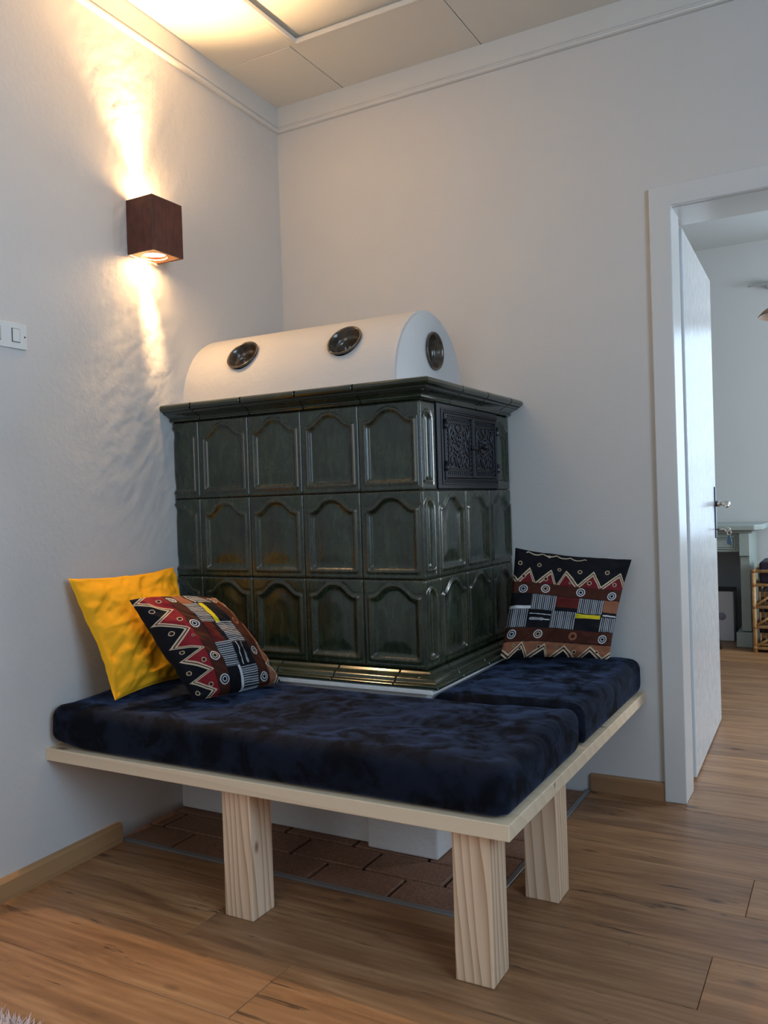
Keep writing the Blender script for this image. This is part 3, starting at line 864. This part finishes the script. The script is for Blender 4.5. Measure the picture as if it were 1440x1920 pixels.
# the meeting bar, knob and hinges
box('meeting_bar', SX + 0.002, SX + 0.013, MID - 0.007, MID + 0.005, DZa, DZb, M_IRON, st, 0.002, 2)
kn = lathe('door_knob', [(0.004, 0.0), (0.004, 0.022), (0.006, 0.024), (0.0095, 0.030), (0.010, 0.036), (0.007, 0.041), (0, 0.043)], (SX + 0.008, MID + 0.018, 1.205), (1, 0.35, 0.05), M_IRON, None, 16)
kn.parent = fd2
tb = tube('latch_arm', [(SX + 0.014, MID - 0.028, 1.203), (SX + 0.018, MID, 1.205), (SX + 0.016, MID + 0.02, 1.205)], [0.004, 0.006, 0.004], M_IRON, None, 8); tb.parent = fd2
for yh, d_, m_ in ((DYa - 0.008, fd1, M_IRON), (DYb + 0.006, fd2, M_IRON_PALE)):
    for zh in (DZa + 0.036, DZb - 0.034):
        h_ = tube('hinge', [(SX + 0.012, yh, zh - 0.015), (SX + 0.012, yh, zh + 0.003), (SX + 0.012, yh, zh + 0.0031), (SX + 0.012, yh, zh + 0.015)], [0.0078, 0.0078, 0.0064, 0.0064], m_, None, 12)
        h_.parent = d_

# ------------------------------------------------------------------ corner bench
BX, BY, BZ, BT = 1.4012, 1.3133, 0.3661, 0.0353
be = thing('corner_bench', 'pale spruce corner bench wrapping the stove on square posts', 'bench', (1.0, -1.1, 0))
prism('seat_board', [(0.002, -BY), (BX, -BY), (BX, -0.004), (0.950, -0.004), (0.950, -0.762), (0.002, -0.762)], 'z', BZ - BT, BZ, M_SPRUCE_X, be, 0.0022, 2)
LW = 0.0893
for lx, ly in ((0.7026, 1.2784), (1.3472, 1.2883), (1.355, 0.8651)):
    bm = box_bm(-LW, 0, 0, LW, 0, BZ - BT, 0.003, 2)
    o = bm_obj('leg', bm, M_SPRUCE_Z); o.location = (lx, -ly, 0); at(o, be)

# ------------------------------------------------------------------ mattresses
def mattress(name, x0, x1, y0, y1, z0, z1, r, seed, label, warp=None):
    nx, ny, nz = int((x1 - x0) / 0.012), int((y1 - y0) / 0.012), 12
    bm = bmesh.new()
    bmesh.ops.create_cube(bm, size=1)
    me = bpy.data.meshes.new(name)
    # build six grids of a box, map to a rounded box
    idx = {}; Vl = []; Fl = []
    def vid(i, j, k):
        q = (i, j, k)
        if q not in idx: idx[q] = len(Vl); Vl.append(q)
        return idx[q]
    for j in range(ny):
        for i in range(nx):
            for k, fl_ in ((0, 1), (nz, 0)):
                f = [vid(i, j, k), vid(i + 1, j, k), vid(i + 1, j + 1, k), vid(i, j + 1, k)]
                Fl.append(f[::-1] if fl_ else f)
    for k in range(nz):
        for i in range(nx):
            for j, fl_ in ((0, 0), (ny, 1)):
                f = [vid(i, j, k), vid(i + 1, j, k), vid(i + 1, j, k + 1), vid(i, j, k + 1)]
                Fl.append(f[::-1] if fl_ else f)
        for j in range(ny):
            for i, fl_ in ((0, 1), (nx, 0)):
                f = [vid(i, j, k), vid(i, j + 1, k), vid(i, j + 1, k + 1), vid(i, j, k + 1)]
                Fl.append(f[::-1] if fl_ else f)
    bm.free()
    Q = np.array(Vl, float)
    P = np.stack([x0 + (x1 - x0) * Q[:, 0] / nx, y0 + (y1 - y0) * Q[:, 1] / ny, z0 + (z1 - z0) * Q[:, 2] / nz], -1)
    lo = np.array([x0 + r, y0 + r, z0 + r * 0.8]); hi = np.array([x1 - r, y1 - r, z1 - r])
    cpt = np.clip(P, lo, hi)
    d = P - cpt; L = np.linalg.norm(d, axis=1, keepdims=True); m = np.max(np.abs(d), axis=1, keepdims=True)
    P = np.where(L > 1e-9, cpt + d / np.maximum(L, 1e-9) * np.minimum(m, r), P)
    top = sstep(z0 + 0.03, z1, P[:, 2])
    top = top * np.where((P[:, 0] < 1.02) & (P[:, 1] > -0.86), 0.25, 1.0)
    s = seed * 13.7
    P[:, 2] += top * (0.007 * fbm(P[:, 0] * 3 + s, P[:, 1] * 4 + s, 3) + 0.0028 * fbm(P[:, 0] * 14 + s, P[:, 1] * 16, 3))
    mid = np.sin(np.clip((P[:, 2] - z0) / (z1 - z0), 0, 1) * math.pi)
    P[:, 1] += np.sign(P[:, 1] - (y0 + y1) / 2) * 0.005 * mid * sstep(0.6, 1.0, np.abs(P[:, 1] - (y0 + y1) / 2) / ((y1 - y0) / 2)) * (1 + 0.8 * fbm(P[:, 0] * 7 + s, P[:, 2] * 9, 3))
    if warp: P = warp(P)
    o = obj(name, P, Fl, M_VELVET, None, True)
    return tag(o, label, 'mattress')
def warp1(P):
    t = sstep(0.98, 1.34, P[:, 0]) * sstep(-0.95, -0.78, P[:, 1])
    P[:, 1] += 0.022 * t
    l = sstep(0.16, 0.0, P[:, 0])                 # the left end is rounder, lifted off the board
    P[:, 2] += l * 0.012 * sstep(0.43, 0.37, P[:, 2]) + l * 0.004
    P[:, 2] += 0.010 * np.exp(-((P[:, 0] - 0.15) / 0.3) ** 2) * sstep(0.42, 0.48, P[:, 2])
    return P
def warp2(P):
    t = sstep(1.0, 1.34, P[:, 0]) * sstep(-0.68, -0.76, P[:, 1])
    P[:, 1] += 0.030 * t
    return P
mattress('mattress', 0.006, 1.392, -1.303, -0.772, BZ + 0.001, 0.479, 0.034, 1, 'long navy velvet mattress along the front of the corner bench', warp1)
mattress('mattress', 0.952, 1.392, -0.757, -0.012, BZ + 0.001, 0.479, 0.034, 2, 'short navy velvet mattress on the bench beside the stove and back wall', warp2)

# ------------------------------------------------------------------ cushions
def ethnic_print(N, red=False):
    """colour raster of the printed cloth: u to the right, v downwards, N x N"""
    u, v = np.meshgrid(np.linspace(0, 1, N), np.linspace(0, 1, N), indexing='ij')
    v = v + 0.012 * np.sin(u * 5 + 1) ; px = 1.0 / N
    BLK, BRN, RED, TAN = (0.006, 0.006, 0.009), (0.060, 0.017, 0.009), (0.150, 0.012, 0.018), (0.27, 0.105, 0.055)
    WHT, YEL, GRY, DRD, BUF = (0.62, 0.62, 0.64), (0.62, 0.50, 0.02), (0.36, 0.37, 0.40), (0.10, 0.013, 0.010), (0.60, 0.49, 0.34)
    C = np.zeros((N, N, 3)); C[:] = BLK
    def fill(m, c): C[m] = c
    def zig(x, pts):
        xs, ys_ = zip(*pts); return np.interp(x, xs, ys_)
    # upper zigzag field
    Z1 = [(0.0, .26), (.04, .31), (.14, .19), (.20, .33), (.33, .19), (.39, .34), (.46, .18), (.58, .31), (.70, .16), (.79, .31), (.94, .15), (1.0, .26)]
    z1 = zig(u, Z1)
    if red:
        v = 0.10 + v * 0.90; z1 = z1 * 1.1 - 0.075
    fill(v > 0.30, BRN)
    fill((v > z1) & (v < 0.325), BRN)
    fill((v > z1 + 0.035) & (v < 0.325), RED)
    if red: fill((v > z1 + 0.02) & (v < 0.325), (0.24, 0.016, 0.022))
    lw = 0.0065
    fill((np.abs(v - z1) < lw * 1.4) & (v < 0.33), BUF); fill((np.abs(v - z1 - 0.032) < lw * 1.3) & (v < 0.325), BUF)
    fill(np.abs(v - 0.325) < 0.003, BLK)
    # bands
    fill((v >= 0.325) & (v < 0.43), BRN)
    fill((v >= 0.43) & (v < 0.74), BLK)
    fill((v >= 0.74) & (v < 0.865), BRN)
    Z2 = [(0.0, .93), (.07, .985), (.17, .875), (.24, 1.0), (.38, .89), (.43, 1.02), (.56, .895), (.69, 1.01), (.80, .89), (.93, .99), (1.0, .93)]
    z2 = zig(u, Z2)
    fill(v >= 0.865, TAN)
    fill((v > z2), BRN); fill(v > z2 + 0.03, BLK)
    fill((np.abs(v - z2) < lw * 1.3) & (v > 0.86), BUF); fill((np.abs(v - z2 - 0.035) < lw * 1.3) & (v > 0.87), BUF)
    for e in (0.43, 0.74, 0.865): fill(np.abs(v - e) < 0.0032, BLK)
    # block rows
    def rect(u0, u1, v0, v1, c): fill((u >= u0) & (u < u1) & (v >= v0) & (v < v1), c)
    def stripes(u0, u1, v0, v1, ver=True):
        m = (u >= u0) & (u < u1) & (v >= v0) & (v < v1)
        w_ = u if ver else v
        s_ = (np.sin(w_ * 2 * math.pi * 55) > -0.05)
        fill(m, BLK); fill(m & s_, GRY)
    a, b_, c_ = 0.433, 0.575, 0.737
    rect(0, .19, .545, .572, WHT); stripes(.19, .41, a, b_); rect(.41, .62, a, .535, DRD); stripes(.62, .85, a, b_); rect(.85, 1, a, .55, TAN); rect(.85, 1, .552, .60, BLK)
    rect(.86, .99, .575, .588, WHT)
    stripes(0, .175, b_, c_); rect(.19, .39, .612, .618, WHT); stripes(.39, .61, b_, c_); rect(.61, .84, .583, .622, YEL); stripes(.85, 1, .60, c_)
    # small script in the black block
    g = np.abs(v - 0.66) < 0.012
    for i in range(15):
        cx = 0.195 + i * 0.0128
        if i in (2, 9): ring_ = np.abs(np.hypot(u - cx, v - 0.66) - 0.009) < 0.003; fill(ring_, WHT)
        elif i < 2: fill((np.abs(np.abs(v - 0.66) - (u - cx)) < 0.0035) & (np.abs(u - cx) < 0.012), WHT)
        elif i < 9: fill((np.abs(u - cx - (v - 0.66) * 0.5) < 0.0028) & g, WHT)
        else: fill((np.abs(u - cx) < 0.006) & (np.abs(v - 0.662) < 0.005), WHT)
    def ring(cu, cv, radii, cols):
        d = np.hypot(u - cu, v - cv)
        for r_, c in zip(radii, cols): fill(d < r_, c)
    for cu, cv in ((.10, .385), (.30, .372), (.62, .372), (.91, .385), (.30, .80), (.90, .81), (.06, .80)):
        ring(cu, cv, (.040, .031, .021, .0135, .007), (WHT, BLK, WHT, BLK, BLK) if cu != .30 else (WHT, BRN, BUF, BLK, BLK))
    ring(.62, .80, (.038, .018), (TAN, BRN))
    for cu, cv, r_ in ((.05, .15, .019), (.22, .15, .018), (.40, .17, .016), (.58, .17, .02), (.82, .15, .021), (.30, .05, .013), (.09, .27, .018), (.29, .28, .019), (.51, .29, .011), (.68, .275, .020), (.91, .27, .019),
                       (.16, .93, .016), (.33, .915, .016), (.49, .905, .011), (.66, .945, .018), (.87, .935, .017), (.10, .90, .012)):
        ring(cu, cv, (r_, r_ * 0.72), (BUF, BLK if v is None else (0.05, 0.012, 0.008)))
    for i in range(5):
        fill((np.abs(v - 0.03 - 0.02 * np.abs(np.sin(u * 26))) < 0.005) & (u > .1) & (u < .62), BUF)
    return C

def pillow(name, A, B, Cc, D, thick, mat, n, colours=None, seed=0, wr=1.0, pinch=0.055, bulge=(1.0, 0.8), label='', power=0.5):
    """corners A (s=0,t=0), B (1,0), Cc (1,1), D (0,1); front side faces cross(B-A, D-A)*-1"""
    A, B, Cc, D = (np.array(p, float) for p in (A, B, Cc, D))
    s, t = np.meshgrid(np.linspace(0, 1, n), np.linspace(0, 1, n), indexing='ij')
    S, T = s * 2 - 1, t * 2 - 1
    ps = 0.5 + (s - 0.5) * (1 - pinch * (1 - T ** 2)); pt = 0.5 + (t - 0.5) * (1 - pinch * (1 - S ** 2))
    # note: edges curve inwards between the corners
    ps = 0.5 + (s - 0.5) * (1 - pinch * (1 - T ** 2)); 
    Pm = (A * ((1 - ps) * (1 - pt))[..., None] + B * (ps * (1 - pt))[..., None] + Cc * (ps * pt)[..., None] + D * ((1 - ps) * pt)[..., None])
    nrm = np.cross(D - A, B - A); nrm = nrm + np.cross(Cc - B, Cc - D) * 0
    nrm = nrm / np.linalg.norm(nrm)
    h = ((1 - S ** 2) * (1 - T ** 2)).clip(0) ** power
    edge = (1 - np.maximum(np.abs(S), np.abs(T)))
    w1 = fbm(s * 5 + seed, t * 5 + seed * 2, 3) * 0.007 * wr + fbm((s + t) * 7 + seed, (s - t) * 2.0, 3) * 0.006 * wr
    cr = -np.abs(fbm(s * 2.2 + seed * 3, t * 6 + seed, 2)) * 0.010 * wr * sstep(0, .15, edge)
    wav = sstep(0.35, 0.0, edge) * fbm(s * 9 + seed, t * 9 + seed, 2) * 0.006 * wr
    m = sstep(0, 0.12, edge)
    f = Pm + nrm * (thick * bulge[0] * h + (w1 + cr) * m + wav)[..., None]
    bk = Pm - nrm * (thick * bulge[1] * h - wav)[..., None]
    V = np.concatenate([f.reshape(-1, 3), bk.reshape(-1, 3)]); N2 = n * n
    F = []
    ii, jj = np.meshgrid(np.arange(n - 1), np.arange(n - 1), indexing='ij')
    a = (ii * n + jj).ravel(); q = np.stack([a, a + 1, a + n + 1, a + n], -1)
    per = [i * n for i in range(n)] + [(n - 1) * n + j for j in range(1, n)] + [i * n + n - 1 for i in range(n - 2, -1, -1)] + [j for j in range(n - 2, 0, -1)]
    pr = np.array(per); pn = np.roll(pr, -1)
    Fq = np.concatenate([q, (q + N2)[:, ::-1], np.stack([pr, pn, pn + N2, pr + N2], -1)])
    me = bpy.data.meshes.new(name)
    me.from_pydata(V.tolist(), [], Fq.tolist()); me.update()
    if colours is not None:
        at_ = me.color_attributes.new('print', 'FLOAT_COLOR', 'POINT')
        cc = np.concatenate([colours.reshape(-1, 3)] * 2); cc = np.concatenate([cc, np.ones((len(cc), 1))], 1)
        at_.data.foreach_set('color', cc.astype(np.float32).ravel())
    o = obj_me(name, me, mat, None, True)
    return tag(o, label, 'cushion')
NP = 400
PR = ethnic_print(NP)
PR2 = ethnic_print(NP, True)
# s along the cloth u, t along the cloth v
pillow('cushion', (1.030, -0.225, 0.868), (1.385, -0.085, 0.820), (1.322, -0.170, 0.497), (1.008, -0.345, 0.510), 0.058, M_PRINT, NP, PR, 3, 0.7, 0.05,
       label='patterned cushion with black and red zigzags propped against the back wall')
# the same cloth turned a quarter: cloth v runs from left to right, cloth u upwards
pillow('cushion', (0.385, -1.110, 0.490), (0.205, -1.170, 0.780), (0.268, -0.872, 0.750), (0.490, -0.845, 0.500), 0.112, M_PRINT, NP, PR2, 5, 0.7, -0.02,
       label='patterned brown and red cushion leaning on the yellow cushion', bulge=(1.0, 0.25))
pillow('cushion', (0.035, -1.245, 0.843), (0.035, -0.805, 0.842), (0.175, -0.845, 0.497), (0.195, -1.232, 0.500), 0.062, M_YELLOW, 110, None, 9, 0.8, 0.07,
       label='plain yellow cushion leaning against the left wall', bulge=(1.0, 0.45))

# ------------------------------------------------------------------ wall lamp
lx0 = wx(-0.85) + 0.004
la = thing('wall_lamp', 'rusty brown box wall lamp throwing warm light up and down', 'wall lamp', (lx0, -0.846, 1.8676))
LX1, LY0, LY1, LZ0, LZ1 = 0.0992, -0.9151, -0.7764, 1.8676, 2.0448
prism('lamp_housing', [(lx0, LY0), (LX1, LY0), (LX1, LY1), (lx0, LY1), (lx0, LY1 - 0.006), (LX1 - 0.006, LY1 - 0.006), (LX1 - 0.006, LY0 + 0.006), (lx0, LY0 + 0.006)], 'z', LZ0, LZ1, M_CORTEN, la, 0.001, 1)
box('back_plate', lx0, lx0 + 0.004, LY0 + 0.007, LY1 - 0.007, LZ0 + 0.01, LZ1 - 0.01, M_CORTEN, la)
def lip(z0, z1):
    bm = bmesh.new()
    o_ = [(lx0 + 0.004, LY0 + 0.006), (LX1 - 0.006, LY0 + 0.006), (LX1 - 0.006, LY1 - 0.006), (lx0 + 0.004, LY1 - 0.006)]
    cxm, cym = (lx0 + LX1) / 2 - 0.006, (LY0 + LY1) / 2
    n = 32; r = 0.042
    inn = [(cxm + r * math.cos(2 * math.pi * k / n + math.pi), cym + r * math.sin(2 * math.pi * k / n + math.pi)) for k in range(n)]
    # outer points projected on the rectangle for each direction
    out = []
    for k in range(n):
        a = 2 * math.pi * k / n + math.pi; dx, dy = math.cos(a), math.sin(a)
        ts = []
        if dx > 1e-9: ts.append((o_[1][0] - cxm) / dx)
        if dx < -1e-9: ts.append((o_[0][0] - cxm) / dx)
        if dy > 1e-9: ts.append((o_[2][1] - cym) / dy)
        if dy < -1e-9: ts.append((o_[0][1] - cym) / dy)
        t = min(ts); out.append((cxm + dx * t, cym + dy * t))
    R4 = [[bm.verts.new((p[0], p[1], z)) for p in L] for L, z in ((out, z0), (inn, z0), (inn, z1), (out, z1))]
    for a, b_ in ((0, 1), (1, 2), (2, 3), (3, 0)):
        for k in range(n):
            bm.faces.new((R4[a][k], R4[a][(k + 1) % n], R4[b_][(k + 1) % n], R4[b_][k]))
    o = bm_obj('lamp_opening_plate', bm, M_COPPER); at(o, la)
lip(LZ0 + 0.002, LZ0 + 0.005); lip(LZ1 - 0.005, LZ1 - 0.002)
lcx, lcy = (lx0 + LX1) / 2 - 0.006, (LY0 + LY1) / 2
for z_, dz in ((LZ0 + 0.009, -1), (LZ1 - 0.009, 1)):
    lathe('lamp_reflector', [(0.0, 0.006), (0.038, 0.006), (0.038, 0.0), (0.0, 0.0)], (lcx, lcy, z_ - dz * 0.003), (0, 0, -dz), M_LED, la, 24)
    for nm, ang, pw, tilt, rad in (('lamp_beam', 42 if dz > 0 else 36, 100.0 if dz > 0 else 34.0, 0.34 if dz > 0 else 0.46, 0.02), ('lamp_core', 13, 34.0, -0.30, 0.026)):
        l = bpy.data.lights.new(nm, 'SPOT')
        l.energy = pw; l.color = (1.0, 0.62, 0.29); l.spot_size = math.radians(ang * 2); l.spot_blend = 1.0; l.shadow_soft_size = rad
        o = bpy.data.objects.new(nm, l); COL.objects.link(o)
        o.location = (lcx, lcy, z_ + dz * 0.008)
        o.rotation_euler = Vector((tilt, -0.42 if (tilt > 0 and dz < 0) else -0.15 * dz, dz)).to_track_quat('-Z', 'Y').to_euler()
        o.location = o.location - la.location
        o.parent = la

# ------------------------------------------------------------------ light switch
sw = thing('light_switch', 'white double light switch plate on the left wall', 'light switch', (0.005, -1.40, 1.53))
sxx = 0.0035
box('switch_plate', sxx - 0.006, sxx + 0.007, -1.475, -1.332, 1.496, 1.567, M_SWITCH, sw, 0.0015, 2)
for ya in (-1.4405, -1.3795):
    fbx = box('rocker_surround', sxx + 0.0055, sxx + 0.0076, ya - 0.002, ya + 0.0245, 1.513, 1.5515, M_DARK, sw)
    rk = box('rocker', sxx + 0.006, sxx + 0.0105, ya, ya + 0.0225, 1.5145, 1.550, M_SWITCH if ya > -1.4 else M_ROCKER, sw, 0.001, 1)
for ya in (-1.339, -1.468):
    lathe('screw', [(0.0, 0.0012), (0.0024, 0.001), (0.0028, 0.0)], (sxx + 0.0068, ya, 1.531), (1, 0, 0), M_DARK, sw, 12)

# ------------------------------------------------------------------ things in the next room
MY = 3.09
ma = thing('mantelpiece', 'sage green fireplace mantel with panelled frieze in the next room', 'mantelpiece', (0.9, 3.35, 0))
prism('mantel_shelf', [(0.30, 3.60), (0.30, 3.02), (1.470, 3.02), (1.515, 3.10), (1.515, 3.60)], 'z', 0.775, 0.812, M_MANTEL, ma, 0.008, 3)
box('shelf_moulding', 0.34, 1.455, 3.055, 3.60, 0.757, 0.775, M_MANTEL, ma, 0.006, 2)
box('frieze', 0.42, 1.372, MY - 0.005, 3.60, 0.632, 0.757, M_MANTEL, ma, 0.002, 1)
for q, (a0, a1, b0, b1) in enumerate(((1.20, 1.345, 0.650, 0.735), (1.215, 1.33, 0.663, 0.722))):
    bm = prism_bm([(0.6, b0), (a1, b0), (a1, b1), (0.6, b1), (0.6, b1 - 0.008), (a1 - 0.008, b1 - 0.008), (a1 - 0.008, b0 + 0.008), (0.6, b0 + 0.008)], 'y', MY - 0.016 + q * 0.004, MY - 0.004, 0.002, 1)
    at(bm_obj('frieze_moulding', bm, M_MANTEL), ma)
box('pilaster', 1.372, 1.432, MY, 3.60, 0.105, 0.757, M_MANTEL, ma, 0.003, 1)
box('pilaster', 0.36, 0.42, MY, 3.60, 0.105, 0.757, M_MANTEL, ma, 0.003, 1)
for xa in (1.340, 0.350):
    box('pilaster_foot', xa, xa + 0.10, MY - 0.03, 3.60, 0.001, 0.10, M_MANTEL, ma, 0.004, 1)
prism('corbel', [(MY - 0.034, 0.605), (MY, 0.605), (MY, 0.43)] + [(MY - 0.034 * (1 - math.sin(a)), 0.605 - 0.175 * (1 - math.cos(a))) for a in np.linspace(1.4, 0.1, 8)], 'x', 1.374, 1.430, M_MANTEL, ma)
box('capital_block', 1.370, 1.434, MY - 0.036, MY, 0.606, 0.757, M_MANTEL, ma, 0.003, 1)
box('fireback', 0.42, 1.372, 3.58, 3.612, 0.001, 0.632, plain('slate_grey_fireback', (0.42, 0.43, 0.45), 0.7), ma)

wb = thing('storage_box', 'white upright box with black lid standing in the fireplace opening', 'box', (1.2, 3.37, 0))
box('box_body', 1.06, 1.300, 3.289, 3.48, 0.001, 0.345, M_CARD, wb, 0.004, 1)
box('box_lid', 1.058, 1.302, 3.287, 3.482, 0.345, 0.357, M_CARD_LID, wb, 0.002, 1)
lathe('box_emblem', [(0.0, 0.0015), (0.026, 0.0012), (0.028, 0.0)], (1.222, 3.289, 0.172), (0, -1, 0), plain('grey_print', (0.28, 0.26, 0.34), 0.5), wb, 24)

tl = tube('slanted_furniture_leg', [(1.205, 2.98, 0.245), (1.252, 2.966, 0.0)], [0.013, 0.010], M_DARKWOOD, None, 10)
tag(tl, 'dark slanted wooden leg beside the white box, next to the open door', 'furniture leg')

ra = thing('rattan_shelf', 'honey coloured rattan shelf unit on the floor of the next room', 'shelf', (1.66, 3.1, 0))
RX0, RX1, RY0, RY1 = 1.468, 1.93, 2.915, 3.33
for xp in (RX0, RX1):
    for yp in (RY0, RY1):
        tube('cane_post', [(xp, yp, 0.001), (xp, yp, 0.53)], 0.0125, M_CANE, ra, 12)
levels = (0.028, 0.164, 0.291, 0.432, 0.520)
for z in levels:
    for yp in (RY0, RY1): tube('cane_rail', [(RX0, yp, z), (RX1, yp, z)], 0.0105, M_CANE, ra, 10)
    for xp in (RX0, RX1): tube('cane_rail', [(xp, RY0, z), (xp, RY1, z)], 0.0105, M_CANE, ra, 10)
    for xp in (RX0, RX1): tube('cane_binding', [(xp, RY0 - 0.0, z - 0.010), (xp, RY0, z + 0.012)], 0.0145, M_BIND, ra, 10)
tube('cane_rail', [(RX0, RY0, 0.052), (RX1, RY0, 0.052)], 0.0085, M_CANE, ra, 10)
for z0_, z1_ in ((0.04, 0.150), (0.172, 0.285), (0.300, 0.420)):
    tube('cane_brace', [(RX0 + 0.01, RY0 - 0.004, z0_), (RX0 + 0.14, RY0 - 0.004, z1_ - 0.02)], 0.0075, M_CANE, ra, 8)
    tube('cane_brace', [(RX1 - 0.01, RY0 - 0.004, z0_), (RX1 - 0.14, RY0 - 0.004, z1_ - 0.02)], 0.0075, M_CANE, ra, 8)
for z in (0.164, 0.291, 0.028):
    box('shelf_board', RX0 + 0.012, RX1 - 0.012, RY0 + 0.012, RY1 - 0.012, z - 0.004, z + 0.004, M_DARKWOOD, ra)
pos = ('lowest', 'middle', 'topmost')
for (z0_, z1_), w_ in zip(((0.0325, 0.128), (0.1685, 0.262), (0.2955, 0.392)), pos):
    b_ = thing('wicker_basket', w_ + ' of the three woven wicker baskets in the rattan shelf', 'basket', (1.70, 3.1, z0_), 'wicker baskets in the rattan shelf')
    x0_, x1_, y0_, y1_ = RX0 + 0.030, RX1 - 0.030, RY0 + 0.022, RY1 - 0.03
    box('basket_base', x0_, x1_, y0_, y1_, z0_, z0_ + 0.008, M_BASKET, b_)
    for zz in (z0_ + 0.012, z0_ + 0.024, z1_ - 0.034, z1_ - 0.022, z1_ - 0.010):
        tube('basket_weave', [(x0_, y0_, zz), (x1_, y0_, zz), (x1_, y1_, zz), (x0_, y1_, zz)], 0.0065, M_BASKET, b_, 6, closed=True)
    for i in range(14):
        xx = x0_ + (x1_ - x0_) * i / 13
        tube('basket_stake', [(xx, y0_, z0_ + 0.008), (xx, y0_, z1_ - 0.004)], 0.0045 if i % 3 else 0.008, M_BASKET, b_, 6)
    box('basket_lining', x0_ + 0.008, x1_ - 0.008, y0_ + 0.010, y1_ - 0.008, z0_ + 0.008, z1_ - 0.016, M_DARKWOOD, b_)
tg = box('cloth_bundle', RX0 + 0.030, RX1 - 0.03, RY0 + 0.03, RY1 - 0.04, 0.437, 0.578, M_PURPLE, None, 0.018, 3)
tag(tg, 'dark plum cloth box resting in the top tray of the rattan shelf', 'cloth box')

pe = thing('pendant_lamp', 'tan shaded pendant lamp hanging in the next room', 'pendant lamp', (1.78, 2.2, 2.0))
lathe('lamp_shade', [(0.187, -0.016), (0.190, -0.012), (0.165, 0.014), (0.11, 0.050), (0.05, 0.075), (0.022, 0.080), (0.020, 0.077), (0.05, 0.070), (0.108, 0.046), (0.160, 0.010), (0.187, -0.016)], (1.785, 2.2, 2.005), (0, 0, 1), M_SHADE, pe, 40)
lathe('lamp_bulb', [(0.0, -0.026), (0.05, -0.022), (0.085, -0.006), (0.09, 0.006), (0.06, 0.03), (0.0, 0.045)], (1.785, 2.2, 2.0), (0, 0, 1), M_SHADE_IN, pe, 28)
tube('lamp_cord', [(1.785, 2.2, 2.08), (1.785, 2.2, 2.80)], 0.003, M_SHADE_IN, pe, 6)
cu = thing('curtain_rod', 'thin white curtain rod with round bracket above the next room window', 'curtain rod', (2.0, 3.55, 2.47))
tube('rod', [(1.418, 3.55, 2.476), (2.9, 3.55, 2.47)], 0.008, M_SHADE_IN, cu, 8)
lathe('rod_bracket', [(0.0, 0.07), (0.026, 0.066), (0.030, 0.05), (0.024, 0.0)], (1.56, 3.612, 2.472), (0, -1, 0), M_FRAME, cu, 20)

ky = thing('door_key', 'small key with metal ring and blue tag hanging in the open door', 'key', tuple(on_leaf(0.02, 0.826, 0.856)))
kp = lambda y, z, x: tuple(on_leaf(x, y, z))
tube('key_stem', [kp(0.826, 0.868, 0.0055), kp(0.826, 0.868, 0.040)], 0.0035, M_STEEL, ky, 8)
tube('key_bow', [kp(0.826, 0.868 + 0.009 * math.sin(a), 0.049 + 0.011 * math.cos(a)) for a in np.linspace(0, 2 * math.pi, 15)[:-1]], 0.0025, M_STEEL, ky, 6, closed=True)
tube('key_ring', [kp(0.826 + 0.004 * math.cos(a), 0.853 + 0.011 * math.sin(a), 0.056 + 0.008 * math.cos(a)) for a in np.linspace(0, 2 * math.pi, 17)[:-1]], 0.0014, M_STEEL, ky, 6, closed=True)
tgp = [(0.052, 0.842), (0.060, 0.842), (0.066, 0.815), (0.065, 0.803), (0.056, 0.799), (0.047, 0.803), (0.046, 0.815)]
bm = prism_bm(tgp, 'y', 0.824, 0.829, 0.001, 1)
for v in bm.verts: v.co = LM @ v.co
at(bm_obj('key_tag', bm, M_BLUETAG), ky)

# ------------------------------------------------------------------ shaggy rug
ru = thing('shaggy_rug', 'pale pink shaggy rug on the planks at the lower left', 'rug', (0.75, -2.2, 0))
box('rug_backing', 0.15, 1.35, -2.7, -1.835, 0.0005, 0.010, M_RUG, ru, 0.003, 1)
nf = 9000
fx = RNG.uniform(0.14, 1.36, nf); fy = -1.822 - RNG.random(nf) ** 1.5 * 0.87
an = RNG.uniform(0, 2 * math.pi, nf); ln = RNG.uniform(0.012, 0.024, nf); hh = RNG.uniform(0.018, 0.034, nf)
edge_push = np.clip((fy + 1.86) / 0.04, 0, 1)
tipx = fx + np.cos(an) * ln * 0.7; tipy = fy + np.sin(an) * ln * 0.7 + edge_push * 0.008; tipz = hh * (1 - 0.35 * edge_push)
wv = 0.0028
ca, sa = np.cos(an), np.sin(an)
base = np.stack([np.stack([fx - sa * wv, fy + ca * wv, np.full(nf, 0.004)], -1), np.stack([fx + sa * wv, fy - ca * wv, np.full(nf, 0.004)], -1),
                 np.stack([fx + ca * wv, fy + sa * wv, np.full(nf, 0.004)], -1), np.stack([tipx, tipy, tipz], -1)], 1).reshape(-1, 3)
i4 = np.arange(nf) * 4
ff = np.concatenate([np.stack([i4, i4 + 2, i4 + 3], -1), np.stack([i4 + 2, i4 + 1, i4 + 3], -1), np.stack([i4 + 1, i4, i4 + 3], -1)])
pile = obj('rug_pile', base, ff.tolist(), M_RUG, None, False, 'stuff'); at(pile, ru)
